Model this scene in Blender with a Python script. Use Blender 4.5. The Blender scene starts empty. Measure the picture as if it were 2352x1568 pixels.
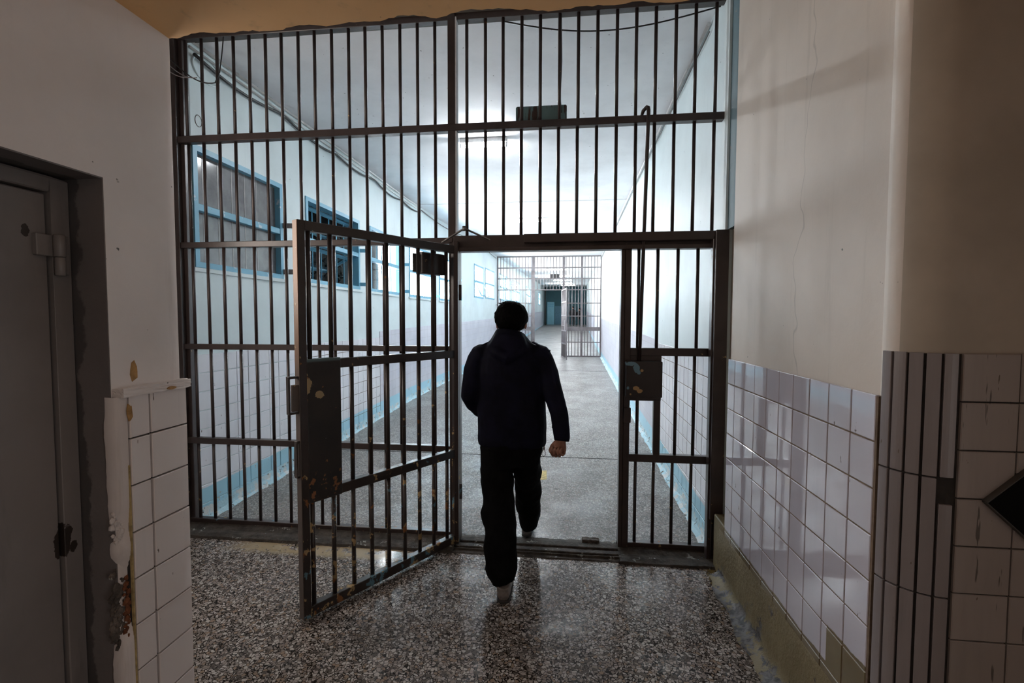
import bpy, bmesh, math, random
from mathutils import Vector, Matrix
random.seed(7)
C = bpy.context.scene.collection
sc = bpy.context.scene

# ------------------------------------------------------------------ camera, sky, light, exposure
cam = bpy.data.objects.new('camera', bpy.data.cameras.new('camera'))
C.objects.link(cam)
cam.data.sensor_width = 36
cam.data.lens = 16.71
cam.data.clip_start = 0.02
YAW, PIT, ROL = .114649, .0475717, .0024336
cy_, sy_, cp_, sp_, cr_, sr_ = math.cos(YAW), math.sin(YAW), math.cos(PIT), math.sin(PIT), math.cos(ROL), math.sin(ROL)
fw0, rt0, up0 = Vector((-sy_, cy_, 0)), Vector((cy_, sy_, 0)), Vector((0, 0, 1))
fw = fw0*cp_ - up0*sp_
up1 = up0*cp_ + fw0*sp_
rt, up = rt0*cr_ + up1*sr_, up1*cr_ - rt0*sr_
cam.matrix_world = Matrix(((rt.x, up.x, -fw.x, 0), (rt.y, up.y, -fw.y, 0), (rt.z, up.z, -fw.z, 1.65), (0, 0, 0, 1)))
sc.camera = cam

SKY = 43.0
world = bpy.data.worlds.new('sky')
sc.world = world
world.use_nodes = True
bgn = world.node_tree.nodes['Background']
bgn.inputs[0].default_value = (.99, .995, 1.0, 1)
bgn.inputs[1].default_value = SKY
sc.view_settings.view_transform = 'Standard'
sc.view_settings.look = 'None'
sc.view_settings.gamma = 1
sc.view_settings.use_curve_mapping = False
sc.view_settings.exposure = 0.0
sc.cycles.use_denoising = True
sc.cycles.max_bounces = 10
sc.cycles.diffuse_bounces = 6
sc.cycles.sample_clamp_indirect = 20.0

# added fill lamp, unseen above the passage behind the camera
ld = bpy.data.lights.new('passage_fill', 'AREA')
ld.energy = 3
ld.size = .5
ld.color = (1.0, .93, .88)
lo = bpy.data.objects.new('passage_fill', ld)
lo.location = (-.35, -.45, 2.58)
C.objects.link(lo)
# added unseen fill, right of and behind the viewer, brightening the left wall
pd = bpy.data.lights.new('side_fill', 'AREA')
pd.shape = 'RECTANGLE'
pd.energy = 17
pd.size = 1.8
pd.size_y = .9
pd.color = (1.0, .95, .91)
pq = bpy.data.objects.new('side_fill', pd)
pq.location = (2.1, -.75, 1.35)
pq.rotation_euler = (0, math.pi/2, math.radians(15))
C.objects.link(pq)
# wide lit opening in the side of the alcove, left of the bars and hidden by the passage wall
ad = bpy.data.lights.new('alcove_light', 'AREA')
ad.shape = 'RECTANGLE'
ad.energy = 24
ad.size = 1.0
ad.size_y = .8
ad.color = (1.0, .88, .78)
ao = bpy.data.objects.new('alcove_light', ad)
ao.location = (-2.99, 2.30, 2.25)
ao.rotation_euler = (0, -math.pi/2, 0)
C.objects.link(ao)


# ------------------------------------------------------------------ helpers
def setp(o, label=None, cat=None, group=None, kind=None):
    if label: o['label'] = label
    if cat: o['category'] = cat
    if group: o['group'] = group
    if kind: o['kind'] = kind
    return o


def empty(name, loc, label, cat, group=None):
    o = bpy.data.objects.new(name, None)
    C.objects.link(o)
    o.location = loc
    o.empty_display_size = .1
    return setp(o, label, cat, group)


def par(o, p):
    if p is not None:
        o.parent = p
        o.matrix_parent_inverse = Matrix.Translation(Vector(p.location)).inverted() if p.type == 'EMPTY' else Matrix()
    return o


class MB:
    def __init__(s):
        s.v, s.f, s.sm = [], [], []

    def add(s, vs, fs, smooth=False):
        n = len(s.v)
        s.v += [tuple(v) for v in vs]
        s.f += [tuple(i+n for i in f) for f in fs]
        s.sm += [smooth]*len(fs)
        return s

    def box(s, x0, x1, y0, y1, z0, z1):
        return s.hexa([(x0, y0), (x1, y0), (x1, y1), (x0, y1)], z0, z1)

    def hexa(s, q, z0, z1):          # prism on a counter-clockwise quad footprint; z may be per-corner lists
        a = z0 if isinstance(z0, (list, tuple)) else [z0]*len(q)
        b = z1 if isinstance(z1, (list, tuple)) else [z1]*len(q)
        n = len(q)
        vs = [(x, y, a[i]) for i, (x, y) in enumerate(q)] + [(x, y, b[i]) for i, (x, y) in enumerate(q)]
        fs = [tuple(reversed(range(n))), tuple(range(n, 2*n))] + [(i, (i+1) % n, (i+1) % n+n, i+n) for i in range(n)]
        return s.add(vs, fs)

    def obox(s, o, u, v, w, a, b, c):   # box from a corner o along unit vectors with lengths a,b,c
        o, u, v, w = Vector(o), Vector(u)*a, Vector(v)*b, Vector(w)*c
        vs = [o, o+u, o+u+v, o+v, o+w, o+u+w, o+u+v+w, o+v+w]
        return s.add(vs, [(3, 2, 1, 0), (4, 5, 6, 7), (0, 1, 5, 4), (1, 2, 6, 5), (2, 3, 7, 6), (3, 0, 4, 7)])

    def tube(s, pts, r, n=8, cap=True):
        pts = [Vector(p) for p in pts]
        rr = r if isinstance(r, (list, tuple)) else [r]*len(pts)
        ref = None
        vs, fs = [], []
        for i, p in enumerate(pts):
            d = (pts[min(i+1, len(pts)-1)] - pts[max(i-1, 0)]).normalized()
            if ref is None:
                ref = Vector((1, 0, 0)) if abs(d.x) < .8 else Vector((0, 1, 0))
            a = (ref - d*ref.dot(d)).normalized()
            b = d.cross(a)
            ref = a
            for k in range(n):
                t = 2*math.pi*k/n
                vs.append(p + (a*math.cos(t) + b*math.sin(t))*rr[i])
        for i in range(len(pts)-1):
            for k in range(n):
                fs.append((i*n+k, i*n+(k+1) % n, (i+1)*n+(k+1) % n, (i+1)*n+k))
        s.add(vs, fs, True)
        if cap:
            m = len(s.v)-len(vs)
            s.f += [tuple(m+k for k in reversed(range(n))), tuple(m+(len(pts)-1)*n+k for k in range(n))]
            s.sm += [False, False]
        return s

    def mesh(s, name, bevel=0):
        me = bpy.data.meshes.new(name)
        me.from_pydata(s.v, [], s.f)
        me.polygons.foreach_set('use_smooth', s.sm)
        if bevel:
            bm = bmesh.new()
            bm.from_mesh(me)
            bmesh.ops.remove_doubles(bm, verts=bm.verts, dist=1e-5)
            bmesh.ops.bevel(bm, geom=[e for e in bm.edges if len(e.link_faces) == 2 and e.calc_face_angle(0) > .6],
                            offset=bevel, segments=1, affect='EDGES', clamp_overlap=True)
            bm.to_mesh(me)
            bm.free()
        me.update()
        return me

    def build(s, name, mat, parent=None, bevel=0, label=None):
        o = bpy.data.objects.new(name, s.mesh(name, bevel))
        o.data.materials.append(mat)
        C.objects.link(o)
        par(o, parent)
        if label: o['label'] = label
        return o


def struct(o, label):
    o['kind'] = 'structure'
    o['label'] = label
    return o


# ------------------------------------------------------------------ materials
class NT:
    def __init__(s, name):
        s.m = bpy.data.materials.new(name)
        s.m.use_nodes = True
        s.n = s.m.node_tree.nodes
        s.l = s.m.node_tree.links
        s.b = s.n['Principled BSDF']
        s.g = s.n.new('ShaderNodeNewGeometry')
        s.pos = s.g.outputs['Position']

    def put(s, inp, v):
        if isinstance(v, bpy.types.NodeSocket):
            s.l.new(v, inp)
        elif isinstance(v, tuple) and len(v) == 3 and inp.type == 'RGBA':
            inp.default_value = (*v, 1)
        elif isinstance(v, tuple) and inp.type == 'VALUE':
            inp.default_value = v[0]
        else:
            inp.default_value = v

    def noise(s, scale, detail=4, rough=.6, vec=None, out='Fac'):
        n = s.n.new('ShaderNodeTexNoise')
        n.inputs['Scale'].default_value = scale
        n.inputs['Detail'].default_value = detail
        n.inputs['Roughness'].default_value = rough
        s.l.new(vec or s.pos, n.inputs['Vector'])
        return n.outputs[out]

    def math(s, op, a, b=0.0, c=None, clamp=False):
        n = s.n.new('ShaderNodeMath')
        n.operation = op
        n.use_clamp = clamp
        s.put(n.inputs[0], a)
        s.put(n.inputs[1], b)
        if c is not None: s.put(n.inputs[2], c)
        return n.outputs[0]

    def step(s, v, lo, hi):                    # smooth 0..1
        n = s.n.new('ShaderNodeMapRange')
        n.interpolation_type = 'SMOOTHSTEP'
        s.put(n.inputs['Value'], v)
        n.inputs['From Min'].default_value = lo
        n.inputs['From Max'].default_value = hi
        return n.outputs[0]

    def mix(s, f, a, b, mode='MIX'):
        n = s.n.new('ShaderNodeMix')
        n.data_type = 'RGBA'
        n.blend_type = mode
        s.put(n.inputs[0], f)
        s.put(n.inputs[6], a)
        s.put(n.inputs[7], b)
        return n.outputs[2]

    def xyz(s, vec=None):
        n = s.n.new('ShaderNodeSeparateXYZ')
        s.l.new(vec or s.pos, n.inputs[0])
        return n.outputs

    def scaled(s, sx, sy, sz, off=(0, 0, 0)):
        n = s.n.new('ShaderNodeMapping')
        n.inputs['Scale'].default_value = (sx, sy, sz)
        n.inputs['Location'].default_value = off
        s.l.new(s.pos, n.inputs[0])
        return n.outputs[0]

    def voro(s, scale, feature='F1', vec=None, rnd=1.0):
        n = s.n.new('ShaderNodeTexVoronoi')
        n.feature = feature
        n.inputs['Scale'].default_value = scale
        n.inputs['Randomness'].default_value = rnd
        s.l.new(vec or s.pos, n.inputs['Vector'])
        return n.outputs

    def ramp(s, v, stops, interp='LINEAR'):
        n = s.n.new('ShaderNodeValToRGB')
        n.color_ramp.interpolation = interp
        e = n.color_ramp.elements
        while len(e) < len(stops): e.new(.5)
        for i, (p, c) in enumerate(stops):
            e[i].position = p
            e[i].color = (*c, 1)
        s.put(n.inputs[0], v)
        return n.outputs[0]

    def bump(s, h, strength=.2, dist=.01):
        n = s.n.new('ShaderNodeBump')
        n.inputs['Strength'].default_value = strength
        n.inputs['Distance'].default_value = dist
        s.l.new(h, n.inputs['Height'])
        s.l.new(n.outputs[0], s.b.inputs['Normal'])

    def out(s, col=None, rough=None, metal=None, spec=None):
        if col is not None: s.put(s.b.inputs['Base Color'], col)
        if rough is not None: s.put(s.b.inputs['Roughness'], rough)
        if metal is not None: s.b.inputs['Metallic'].default_value = metal
        if spec is not None: s.b.inputs['Specular IOR Level'].default_value = spec
        return s.m


def plain(name, col, rough=.6, var=.12, scale=12, bump=0, spec=.5, metal=0):
    t = NT(name)
    n = t.noise(scale)
    c = t.mix(t.step(n, .3, .7), tuple(x*(1-var) for x in col), tuple(min(1, x*(1+var)) for x in col))
    if bump: t.bump(t.noise(scale*6), bump, .004)
    return t.out(c, rough, metal, spec)


def wall_paint(name, col, dirt=(.3, .26, .2), amount=.3, rough=.6, crack=False, peel=None, peelz=None):
    t = NT(name)
    n = t.noise(1.3, 6)
    c = t.mix(t.step(n, .35, .75), col, tuple(x*.86 for x in col))
    st = t.noise(2.5, 6, .65, t.scaled(6, 6, .35))            # rain-like streaks
    c = t.mix(t.math('MULTIPLY', t.step(st, .56, .78), amount), c, dirt)
    sp = t.noise(28, 2, .5)
    c = t.mix(t.step(sp, .755, .785), c, tuple(x*.35 for x in dirt))
    if crack:
        w = t.noise(1.6, 3, .6, None, 'Color')
        vec = t.n.new('ShaderNodeVectorMath'); vec.operation = 'MULTIPLY_ADD'
        t.l.new(w, vec.inputs[0]); vec.inputs[1].default_value = (.5, .5, .2); t.l.new(t.scaled(.9, .9, .22), vec.inputs[2])
        e = t.voro(1.2, 'DISTANCE_TO_EDGE', vec.outputs[0])['Distance']
        ln = t.math('MULTIPLY', t.math('SUBTRACT', 1.0, t.step(e, .0, .006)), .45)
        c = t.mix(ln, c, tuple(x*.4 for x in col))
    if peel:
        p = t.step(t.noise(7, 6, .7), .64, .66)
        if peelz: p = t.math('MULTIPLY', p, t.math('SUBTRACT', 1.0, t.step(t.xyz()['Z'], *peelz)))
        c = t.mix(p, c, peel)
    t.bump(t.noise(40, 5), .12, .004)
    return t.out(c, rough)


M = {}
M['cyan'] = wall_paint('corridor_wall_paint', (.66, .745, .76), (.42, .5, .5), .25, .45)
M['white'] = wall_paint('corridor_ceiling_paint', (.86, .86, .88), (.5, .5, .5), .15, .7)
M['cream'] = wall_paint('cream_wall_paint', (.62, .54, .465), (.34, .3, .25), .35, .55, crack=True)
M['greywall'] = wall_paint('grey_wall_paint', (.76, .70, .675), (.3, .27, .25), .25, .6)
M['reveal'] = wall_paint('dark_reveal_paint', (.26, .24, .24), (.07, .06, .06), .6, .6)
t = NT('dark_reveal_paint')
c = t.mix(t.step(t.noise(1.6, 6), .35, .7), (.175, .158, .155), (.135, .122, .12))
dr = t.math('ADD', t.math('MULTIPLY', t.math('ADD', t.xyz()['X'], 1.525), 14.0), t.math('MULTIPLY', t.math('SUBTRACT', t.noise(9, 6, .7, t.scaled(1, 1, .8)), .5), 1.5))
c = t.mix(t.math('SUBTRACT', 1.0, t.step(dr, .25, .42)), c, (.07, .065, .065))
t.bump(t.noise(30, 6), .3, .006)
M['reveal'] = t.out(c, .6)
M['orange'] = wall_paint('ochre_ceiling_paint', (.90, .54, .24), (.3, .18, .1), .3, .6, crack=False)
M['plaster'] = wall_paint('bare_plaster', (.66, .61, .59), (.3, .25, .2), .4, .9)
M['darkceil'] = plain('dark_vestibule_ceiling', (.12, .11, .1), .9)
M['teal'] = wall_paint('teal_strip_paint', (.10, .17, .20), (.1, .1, .1), .3, .6, peel=(.5, .3, .14))
M['bluepaint'] = wall_paint('light_blue_paint', (.36, .62, .74), (.2, .25, .28), .3, .45, peel=(.45, .36, .28), peelz=(.1, .25))
M['bluedoor'] = wall_paint('pale_blue_door_paint', (.24, .52, .62), (.2, .3, .3), .2, .5)
M['endteal'] = wall_paint('end_wall_teal', (.03, .11, .13), (.03, .08, .1), .3, .6)
M['white_trunk'] = plain('white_conduit', (.72, .72, .72), .4)
M['black_rubber'] = plain('black_cable', (.02, .02, .022), .5)
M['grey_cable'] = plain('grey_cable', (.22, .2, .2), .5)
M['black'] = plain('black_board', (.004, .004, .004), .8, spec=.1)
M['edge_grey'] = plain('grey_board_edge', (.07, .066, .063), .6)
M['winblue'] = wall_paint('window_frame_blue', (.16, .42, .58), (.1, .2, .26), .4, .4, peel=(.5, .62, .68))
M['skin'] = plain('skin', (.26, .125, .085), .5, .2, 30)
M['hair'] = plain('black_hair', (.0025, .0022, .0022), .75, .3, 60, 0, .05)
M['jacket'] = plain('navy_jacket_cloth', (.0036, .0036, .0115), .75, .4, 9, .3, .12)
M['trouser'] = plain('black_trouser_cloth', (.0028, .0028, .0032), .9, .4, 9, .3, .1)
M['shoe'] = plain('grey_shoe', (.20, .175, .16), .6, .25, 40)
M['sole'] = plain('dark_shoe_sole', (.03, .028, .027), .7)
M['dark_cloth'] = plain('dark_cloth', (.004, .004, .005), .8)
M['steel'] = plain('worn_steel', (.20, .19, .18), .35, .3, 20, metal=.7)


def metal_paint(name, base, chips=(0.15, 1.7), amount=.0, rough=.33, colours=((.36, .25, .12), (.10, .2, .25), (.22, .09, .03)), scale=16):
    t = NT(name)
    n = t.noise(5, 5)
    c = t.mix(t.step(n, .35, .7), base, tuple(x*.65 for x in base))
    z = t.xyz()['Z']
    low = t.math('SUBTRACT', 1.0, t.step(z, *chips))
    k = t.noise(scale, 5, .62)
    th = t.math('ADD', k, t.math('MULTIPLY', low, amount))
    mask = t.step(th, .70, .715)
    kind = t.noise(6.5, 2)
    cc = t.ramp(kind, [(0, colours[1]), (.42, colours[0]), (.56, colours[2])], 'CONSTANT')
    c = t.mix(mask, c, cc)
    r = t.mix(mask, (rough, rough, rough), (.8, .8, .8))
    t.bump(t.noise(60, 4), .25, .003)
    return t.out(c, r)


M['bar'] = metal_paint('dark_brown_bar_paint', (.046, .032, .029), (0, 1.0), .07)
M['gate'] = metal_paint('worn_gate_paint', (.036, .027, .024), (.2, 1.75), .14)
M['gate_end'] = metal_paint('lit_gate_end', (.10, .075, .062), (.2, 1.75), .06)
t = NT('lit_worn_gate_edge')
z_ = t.xyz()['Z']
up_ = t.step(t.math('ADD', z_, t.math('MULTIPLY', t.math('SUBTRACT', t.noise(5, 4), .5), .5)), 1.2, 2.0)
c = t.mix(up_, (.085, .066, .056), (.26, .12, .045))  # side light on the end face put into the colour, warmer towards the top
c = t.mix(t.step(t.noise(20, 5, .65), .66, .68), c, (.36, .25, .12))
t.bump(t.noise(60, 4), .3, .003)
M['gate_end'] = t.out(c, .45)


def blobx(t, cx, cz, rx, rz, amp=.9, sc_=26):
    x = t.xyz()
    a = t.math('DIVIDE', t.math('SUBTRACT', x['X'], cx), rx)
    b = t.math('DIVIDE', t.math('SUBTRACT', x['Z'], cz), rz)
    d = t.math('SQRT', t.math('ADD', t.math('MULTIPLY', a, a), t.math('MULTIPLY', b, b)))
    d = t.math('ADD', d, t.math('MULTIPLY', t.math('SUBTRACT', t.noise(sc_, 4, .65), .5), amp*2))
    return t.math('SUBTRACT', 1.0, t.step(d, .97, 1.03))


t = NT('rust_spotted_plate_paint')
c = t.mix(t.step(t.noise(6, 5), .35, .7), (.022, .017, .014), (.011, .010, .009))
z_ = t.xyz()['Z']
low = t.math('SUBTRACT', 1.0, t.step(z_, .66, .95))
c = t.mix(t.step(t.math('ADD', t.noise(26, 4, .6), t.math('MULTIPLY', low, .13)), .70, .73), c, (.21, .085, .03))
c = t.mix(t.step(t.noise(60, 2), .74, .76), c, (.16, .17, .17))
for cx, cz, rx, rz in ((-1.372, 1.30, .014, .055), (-1.335, 1.235, .014, .020), (-1.385, 1.36, .006, .09)):
    c = t.mix(blobx(t, cx, cz, rx, rz), c, (.34, .25, .13))
c = t.mix(t.math('MULTIPLY', t.step(z_, 1.41, 1.425), .7), c, (.12, .19, .2))
t.bump(t.noise(60, 4), .3, .003)
M['lockplate'] = t.out(c, .5)
t = NT('chipped_lock_box_paint')
c = t.mix(t.step(t.noise(6, 5), .35, .7), (.030, .023, .020), (.022, .017, .015))
for cx, cz, rx, rz in ((.435, 1.345, .035, .014), (.475, 1.315, .022, .030), (.492, 1.285, .012, .012), (.42, 1.18, .008, .01)):
    c = t.mix(blobx(t, cx, cz, rx, rz, .6, 30), c, (.15, .28, .35))
for cx, cz, rx, rz in ((.475, 1.178, .022, .014), (.500, 1.160, .022, .014), (.512, 1.30, .011, .010), (.437, 1.137, .006, .006)):
    c = t.mix(blobx(t, cx, cz, rx, rz, .6, 30), c, (.44, .28, .12))
t.bump(t.noise(60, 4), .2, .003)
M['lockbox'] = t.out(c, .45)
M['greybar'] = metal_paint('grey_bar_paint', (.19, .165, .17), (0, 1), .0, .4)
M['signbox'] = NT('rust_streaked_teal_box')
_t = M['signbox']
_s = _t.noise(9, 4, .6, _t.scaled(3.0, 1, .35))
M['signbox'] = _t.out(_t.mix(_t.step(_s, .53, .57), (.13, .22, .23), (.05, .025, .018)), .5)


def concrete(name, col, rough=.85):
    t = NT(name)
    n = t.noise(14, 8, .7)
    c = t.mix(t.step(n, .35, .65), tuple(x*.35 for x in col), col)
    p = t.step(t.noise(11, 5, .7, t.scaled(1, 1, 1, (3, 1, 0))), .62, .64)
    c = t.mix(p, c, (.3, .3, .27))
    p2 = t.step(t.noise(5, 5, .7, t.scaled(1, 1, 1, (8, 2, 0))), .67, .69)
    c = t.mix(p2, c, (.22, .33, .36))
    t.bump(t.noise(45, 6), .7, .012)
    return t.out(c, rough)


M['sill'] = concrete('worn_sill', (.075, .062, .05))
M['rubble'] = concrete('broken_concrete', (.16, .13, .11))
M['brick'] = plain('raw_brick', (.17, .06, .025), .9, .5, 30, .6)


def tile_mat(name, col, paint=None, rough=.16, streak=.25, scratch=False):
    """glazed tile; paint(t) -> (mask, colour) for a painted band"""
    t = NT(name)
    oi = t.n.new('ShaderNodeObjectInfo')
    r = oi.outputs['Random']
    c = t.mix(r, tuple(x*.95 for x in col), tuple(min(1, x*1.04) for x in col))
    st = t.noise(3.0, 6, .65, t.scaled(5, 5, .4))
    c = t.mix(t.math('MULTIPLY', t.step(st, .5, .75), streak), c, tuple(x*.55 for x in col))
    sp = t.noise(24, 3, .6, t.scaled(1.6, 1.6, .55))
    c = t.mix(t.step(sp, .70, .73), c, (.12, .09, .07))
    if scratch:
        sk = t.noise(3.0, 3, .6, t.scaled(16, 16, 1.5))
        c = t.mix(t.math('MULTIPLY', t.step(sk, .665, .70), .75), c, (.05, .04, .035))
    rr = (rough, rough, rough)
    if paint:
        for mask, pc, prough in paint(t):
            c = t.mix(mask, c, pc)
            rr = t.mix(mask, rr, (prough, prough, prough))
    t.bump(t.noise(9, 3), .025, .01)
    if rough < .1:
        t.b.inputs['Coat Weight'].default_value = .8
        t.b.inputs['Coat Roughness'].default_value = .02
    return t.out(c, rr)


def olive_mask(t):
    x = t.xyz()
    wob = t.math('MULTIPLY', t.math('SUBTRACT', t.noise(9, 4), .5), .03)
    far = t.math('GREATER_THAN', x['Y'], 1.865)
    line = t.math('SUBTRACT', .505, t.math('MULTIPLY', far, .148))
    m = t.step(t.math('SUBTRACT', t.math('ADD', line, wob), x['Z']), -.002, .002)
    n = t.noise(4, 5)
    col = t.mix(t.step(n, .3, .7), (.14, .105, .045), (.19, .15, .075))
    return [(m, col, .4)]


def blue_mask(t):
    x = t.xyz()
    wob = t.math('MULTIPLY', t.math('SUBTRACT', t.noise(7, 4), .5), .02)
    line = t.math('ADD', .265, t.math('MULTIPLY', t.math('SUBTRACT', x['Y'], 3.6), .022))
    m = t.step(t.math('SUBTRACT', t.math('ADD', line, wob), x['Z']), -.002, .002)
    n = t.noise(8, 5, .7)
    col = t.mix(t.step(n, .64, .66), (.36, .62, .74), (.45, .34, .25))
    return [(m, col, .4)]


LILAC = (.575, .555, .625)
M['tile_right'] = tile_mat('lilac_white_tile', LILAC, olive_mask, .06, .12)
M['tile_pier'] = tile_mat('cream_white_tile', (.72, .66, .64), None, .35, .15)
M['tile_column'] = tile_mat('grey_white_tile', (.33, .29, .27), None, .35, .25, True)
M['slat'] = tile_mat('grey_slat_tile', (.25, .225, .23), None, .3, .4)
M['tile_corr'] = tile_mat('corridor_tile', (.76, .75, .79), blue_mask, .25, .12)
M['grout'] = plain('brown_grout', (.16, .115, .08), .9, .3, 20)
M['darkgrout'] = plain('dark_grout', (.03, .026, .024), .9, .3, 20)


def far_tile_mat():
    t = NT('far_tiled_dado')
    x = t.xyz()

    def lines(v, pitch, off):
        a = t.math('FRACT', t.math('DIVIDE', t.math('ADD', v, off), pitch))
        return t.math('GREATER_THAN', t.math('ABSOLUTE', t.math('SUBTRACT', a, .5)), .485)
    zz = t.math('SUBTRACT', x['Z'], t.math('MULTIPLY', t.math('SUBTRACT', x['Y'], 3.6), .026))
    g = t.math('MAXIMUM', lines(x['Y'], .153, .02), lines(zz, .153, .1))
    c = t.mix(t.step(t.noise(2, 5), .35, .7), (.60, .60, .66), (.50, .50, .57))
    c = t.mix(t.math('MULTIPLY', g, .5), c, (.3, .25, .22))
    for m, pc, pr in blue_mask(t):
        c = t.mix(m, c, pc)
    return t.out(c, .3)


M['fartile'] = far_tile_mat()


def terrazzo():
    t = NT('terrazzo')
    warp = t.noise(20, 2, .5, None, 'Color')
    va = t.n.new('ShaderNodeVectorMath'); va.operation = 'MULTIPLY_ADD'
    t.l.new(warp, va.inputs[0]); va.inputs[1].default_value = (.02, .02, 0); t.l.new(t.scaled(1, 1, .0), va.inputs[2])
    vec = va.outputs[0]
    e1 = t.voro(60, 'DISTANCE_TO_EDGE', vec)['Distance']
    c1 = t.voro(60, 'F1', vec)['Color']
    r1 = t.xyz(c1)
    chip = t.ramp(r1['X'], [(0, (.10, .085, .075)), (.16, (.25, .21, .185)), (.38, (.37, .325, .295)), (.62, (.46, .42, .385)), (.88, (.27, .20, .15))], 'CONSTANT')
    size = t.math('MULTIPLY', t.math('MULTIPLY', r1['Y'], r1['Y']), .13)
    m1 = t.step(t.math('SUBTRACT', e1, size), .05, .07)
    e2 = t.voro(130, 'DISTANCE_TO_EDGE', vec)['Distance']
    c2 = t.xyz(t.voro(130, 'F1', vec)['Color'])
    small = t.math('MULTIPLY', t.step(e2, .10, .14), t.math('GREATER_THAN', c2['X'], .45))
    base = t.mix(small, (.016, .012, .010), (.24, .21, .19))
    c = t.mix(m1, base, chip)
    x = t.xyz()
    # corridor floor: same terrazzo mixed paler
    farm = t.step(x['Y'], 3.35, 3.5)
    pale = t.mix(.28, c, (.40, .40, .40))
    c = t.mix(farm, c, pale)
    d = t.noise(1.6, 6, .65)
    c = t.mix(t.math('MULTIPLY', t.step(d, .5, .75), .55), c, (.05, .042, .036))
    st = t.noise(7, 4, .6)
    c = t.mix(t.math('MULTIPLY', t.step(st, .70, .76), .7), c, (.03, .025, .022))
    # olive paint splashed along the right wall, yellow paint in front of the sill
    om = t.math('MULTIPLY', t.step(t.math('ADD', x['X'], t.math('MULTIPLY', t.noise(24, 5, .7), .22)), 1.015, 1.04), t.math('LESS_THAN', x['Y'], 3.3))
    om = t.math('MULTIPLY', om, t.step(t.noise(30, 4, .7), .42, .5))
    c = t.mix(om, c, (.15, .105, .04))
    ym = t.math('MULTIPLY', t.step(x['Y'], 3.02, 3.1), t.math('LESS_THAN', x['Y'], 3.25))
    ym = t.math('MULTIPLY', ym, t.math('MULTIPLY', t.step(x['X'], -2.5, -2.2), t.math('SUBTRACT', 1.0, t.step(x['X'], -1.3, -1.0))))
    ym = t.math('MULTIPLY', ym, t.step(t.noise(9, 6, .7), .42, .5))
    c = t.mix(ym, c, (.36, .28, .17))
    rg = t.mix(t.step(t.noise(3, 5), .35, .7), (.11, .11, .11), (.30, .30, .30))
    rg = t.mix(farm, rg, (.36, .36, .36))
    t.bump(t.math('ADD', t.noise(30, 3), t.math('MULTIPLY', m1, .15)), .06, .004)
    t.put(t.b.inputs['Specular IOR Level'], t.math('ADD', .10, t.math('MULTIPLY', t.step(t.noise(1.9, 4, .6), .48, .66), .45)))
    return t.out(c, rg)


M['terrazzo'] = terrazzo()


def glass_mat(name, tint):
    """thin flat pane: clear with a faint mirror coat, so daylight passes straight through"""
    m = bpy.data.materials.new(name)
    m.use_nodes = True
    n, l = m.node_tree.nodes, m.node_tree.links
    n.remove(n['Principled BSDF'])
    tr = n.new('ShaderNodeBsdfTransparent'); tr.inputs[0].default_value = (*tint, 1)
    gl = n.new('ShaderNodeBsdfGlossy'); gl.inputs['Roughness'].default_value = .02
    lw = n.new('ShaderNodeLayerWeight')
    fr = n.new('ShaderNodeMath'); fr.operation = 'POWER'; fr.inputs[1].default_value = 5.0
    l.new(lw.outputs['Facing'], fr.inputs[0])
    mx = n.new('ShaderNodeMixShader')
    l.new(fr.outputs[0], mx.inputs[0]); l.new(tr.outputs[0], mx.inputs[1]); l.new(gl.outputs[0], mx.inputs[2])
    l.new(mx.outputs[0], n['Material Output'].inputs[0])
    return m


M['glass'] = glass_mat('window_glass', (.90, .94, .96))
M['grey_glass'] = plain('opaque_grey_glass', (.17, .165, .17), .12, .25, 6)  # nearest window pane as one opaque glossy grey
M['sky_glass'] = glass_mat('bright_window_glass', (.95, .97, .98))
t_ = NT('lit_tube')
t_.b.inputs['Emission Color'].default_value = (.93, .97, 1, 1)
t_.b.inputs['Emission Strength'].default_value = 340
M['tube'] = t_.out((.9, .9, .9), .4)
t_ = NT('dim_tube')
t_.b.inputs['Emission Color'].default_value = (.93, .97, 1, 1)
t_.b.inputs['Emission Strength'].default_value = 80
M['dimtube'] = t_.out((.9, .9, .9), .4)
M['foliage'] = plain('dark_foliage', (.05, .055, .05), .7, .6, 30)

# ------------------------------------------------------------------ setting: floor, ceilings, walls
RAMP, R0 = .028, 3.6
fz = lambda y: max(0, (y-R0)*RAMP)
LW = [(-2.95, 3.44), (-2.935, 3.48), (-2.90, 8.6), (-2.41, 16.4), (-2.08, 44.2)]
RW = [(1.0307, 3.3), (1.035, 3.7), (1.17, 16.4), (1.74, 44.2)]


def at(poly, y):
    for (xa, ya), (xb, yb) in zip(poly, poly[1:]):
        if y <= yb or (xb, yb) == poly[-1]:
            return xa + (xb-xa)*(y-ya)/(yb-ya)


CE = [(3.835, 3.2), (3.835, 8.95), (3.80, 16.4), (4.60, 44.2)]
m = MB()
for a, b in ((-2.9, 0), (0, 1.6), (1.6, R0), (R0, 16.4), (16.4, 44.6)):
    m.hexa([(-3.7, a), (3.6, a), (3.6, b), (-3.7, b)], -.3, [fz(a), fz(a), fz(b), fz(b)])
floor = struct(m.build('floor', M['terrazzo']), 'speckled brown and white terrazzo floor running through the gate down the corridor')
for y in (5.45, 12.8, 22.5):                    # expansion joints of the corridor floor
    z = fz(y)
    MB().box(at(LW, y), at(RW, y), y, y+.012 + y*.0012, z-.01, z+.002).build('joint', M['darkgrout'], floor)
MB().hexa([(-.30, 4.70), (-.19, 4.74), (-.20, 5.0), (-.28, 4.98)], .02, [.0323, .0334, .0407, .0402]).build('paint_patch', plain('yellow_paint_patch', (.52, .40, .15), .7, .3, 30), floor, 0, 'worn yellow paint patch')

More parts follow.
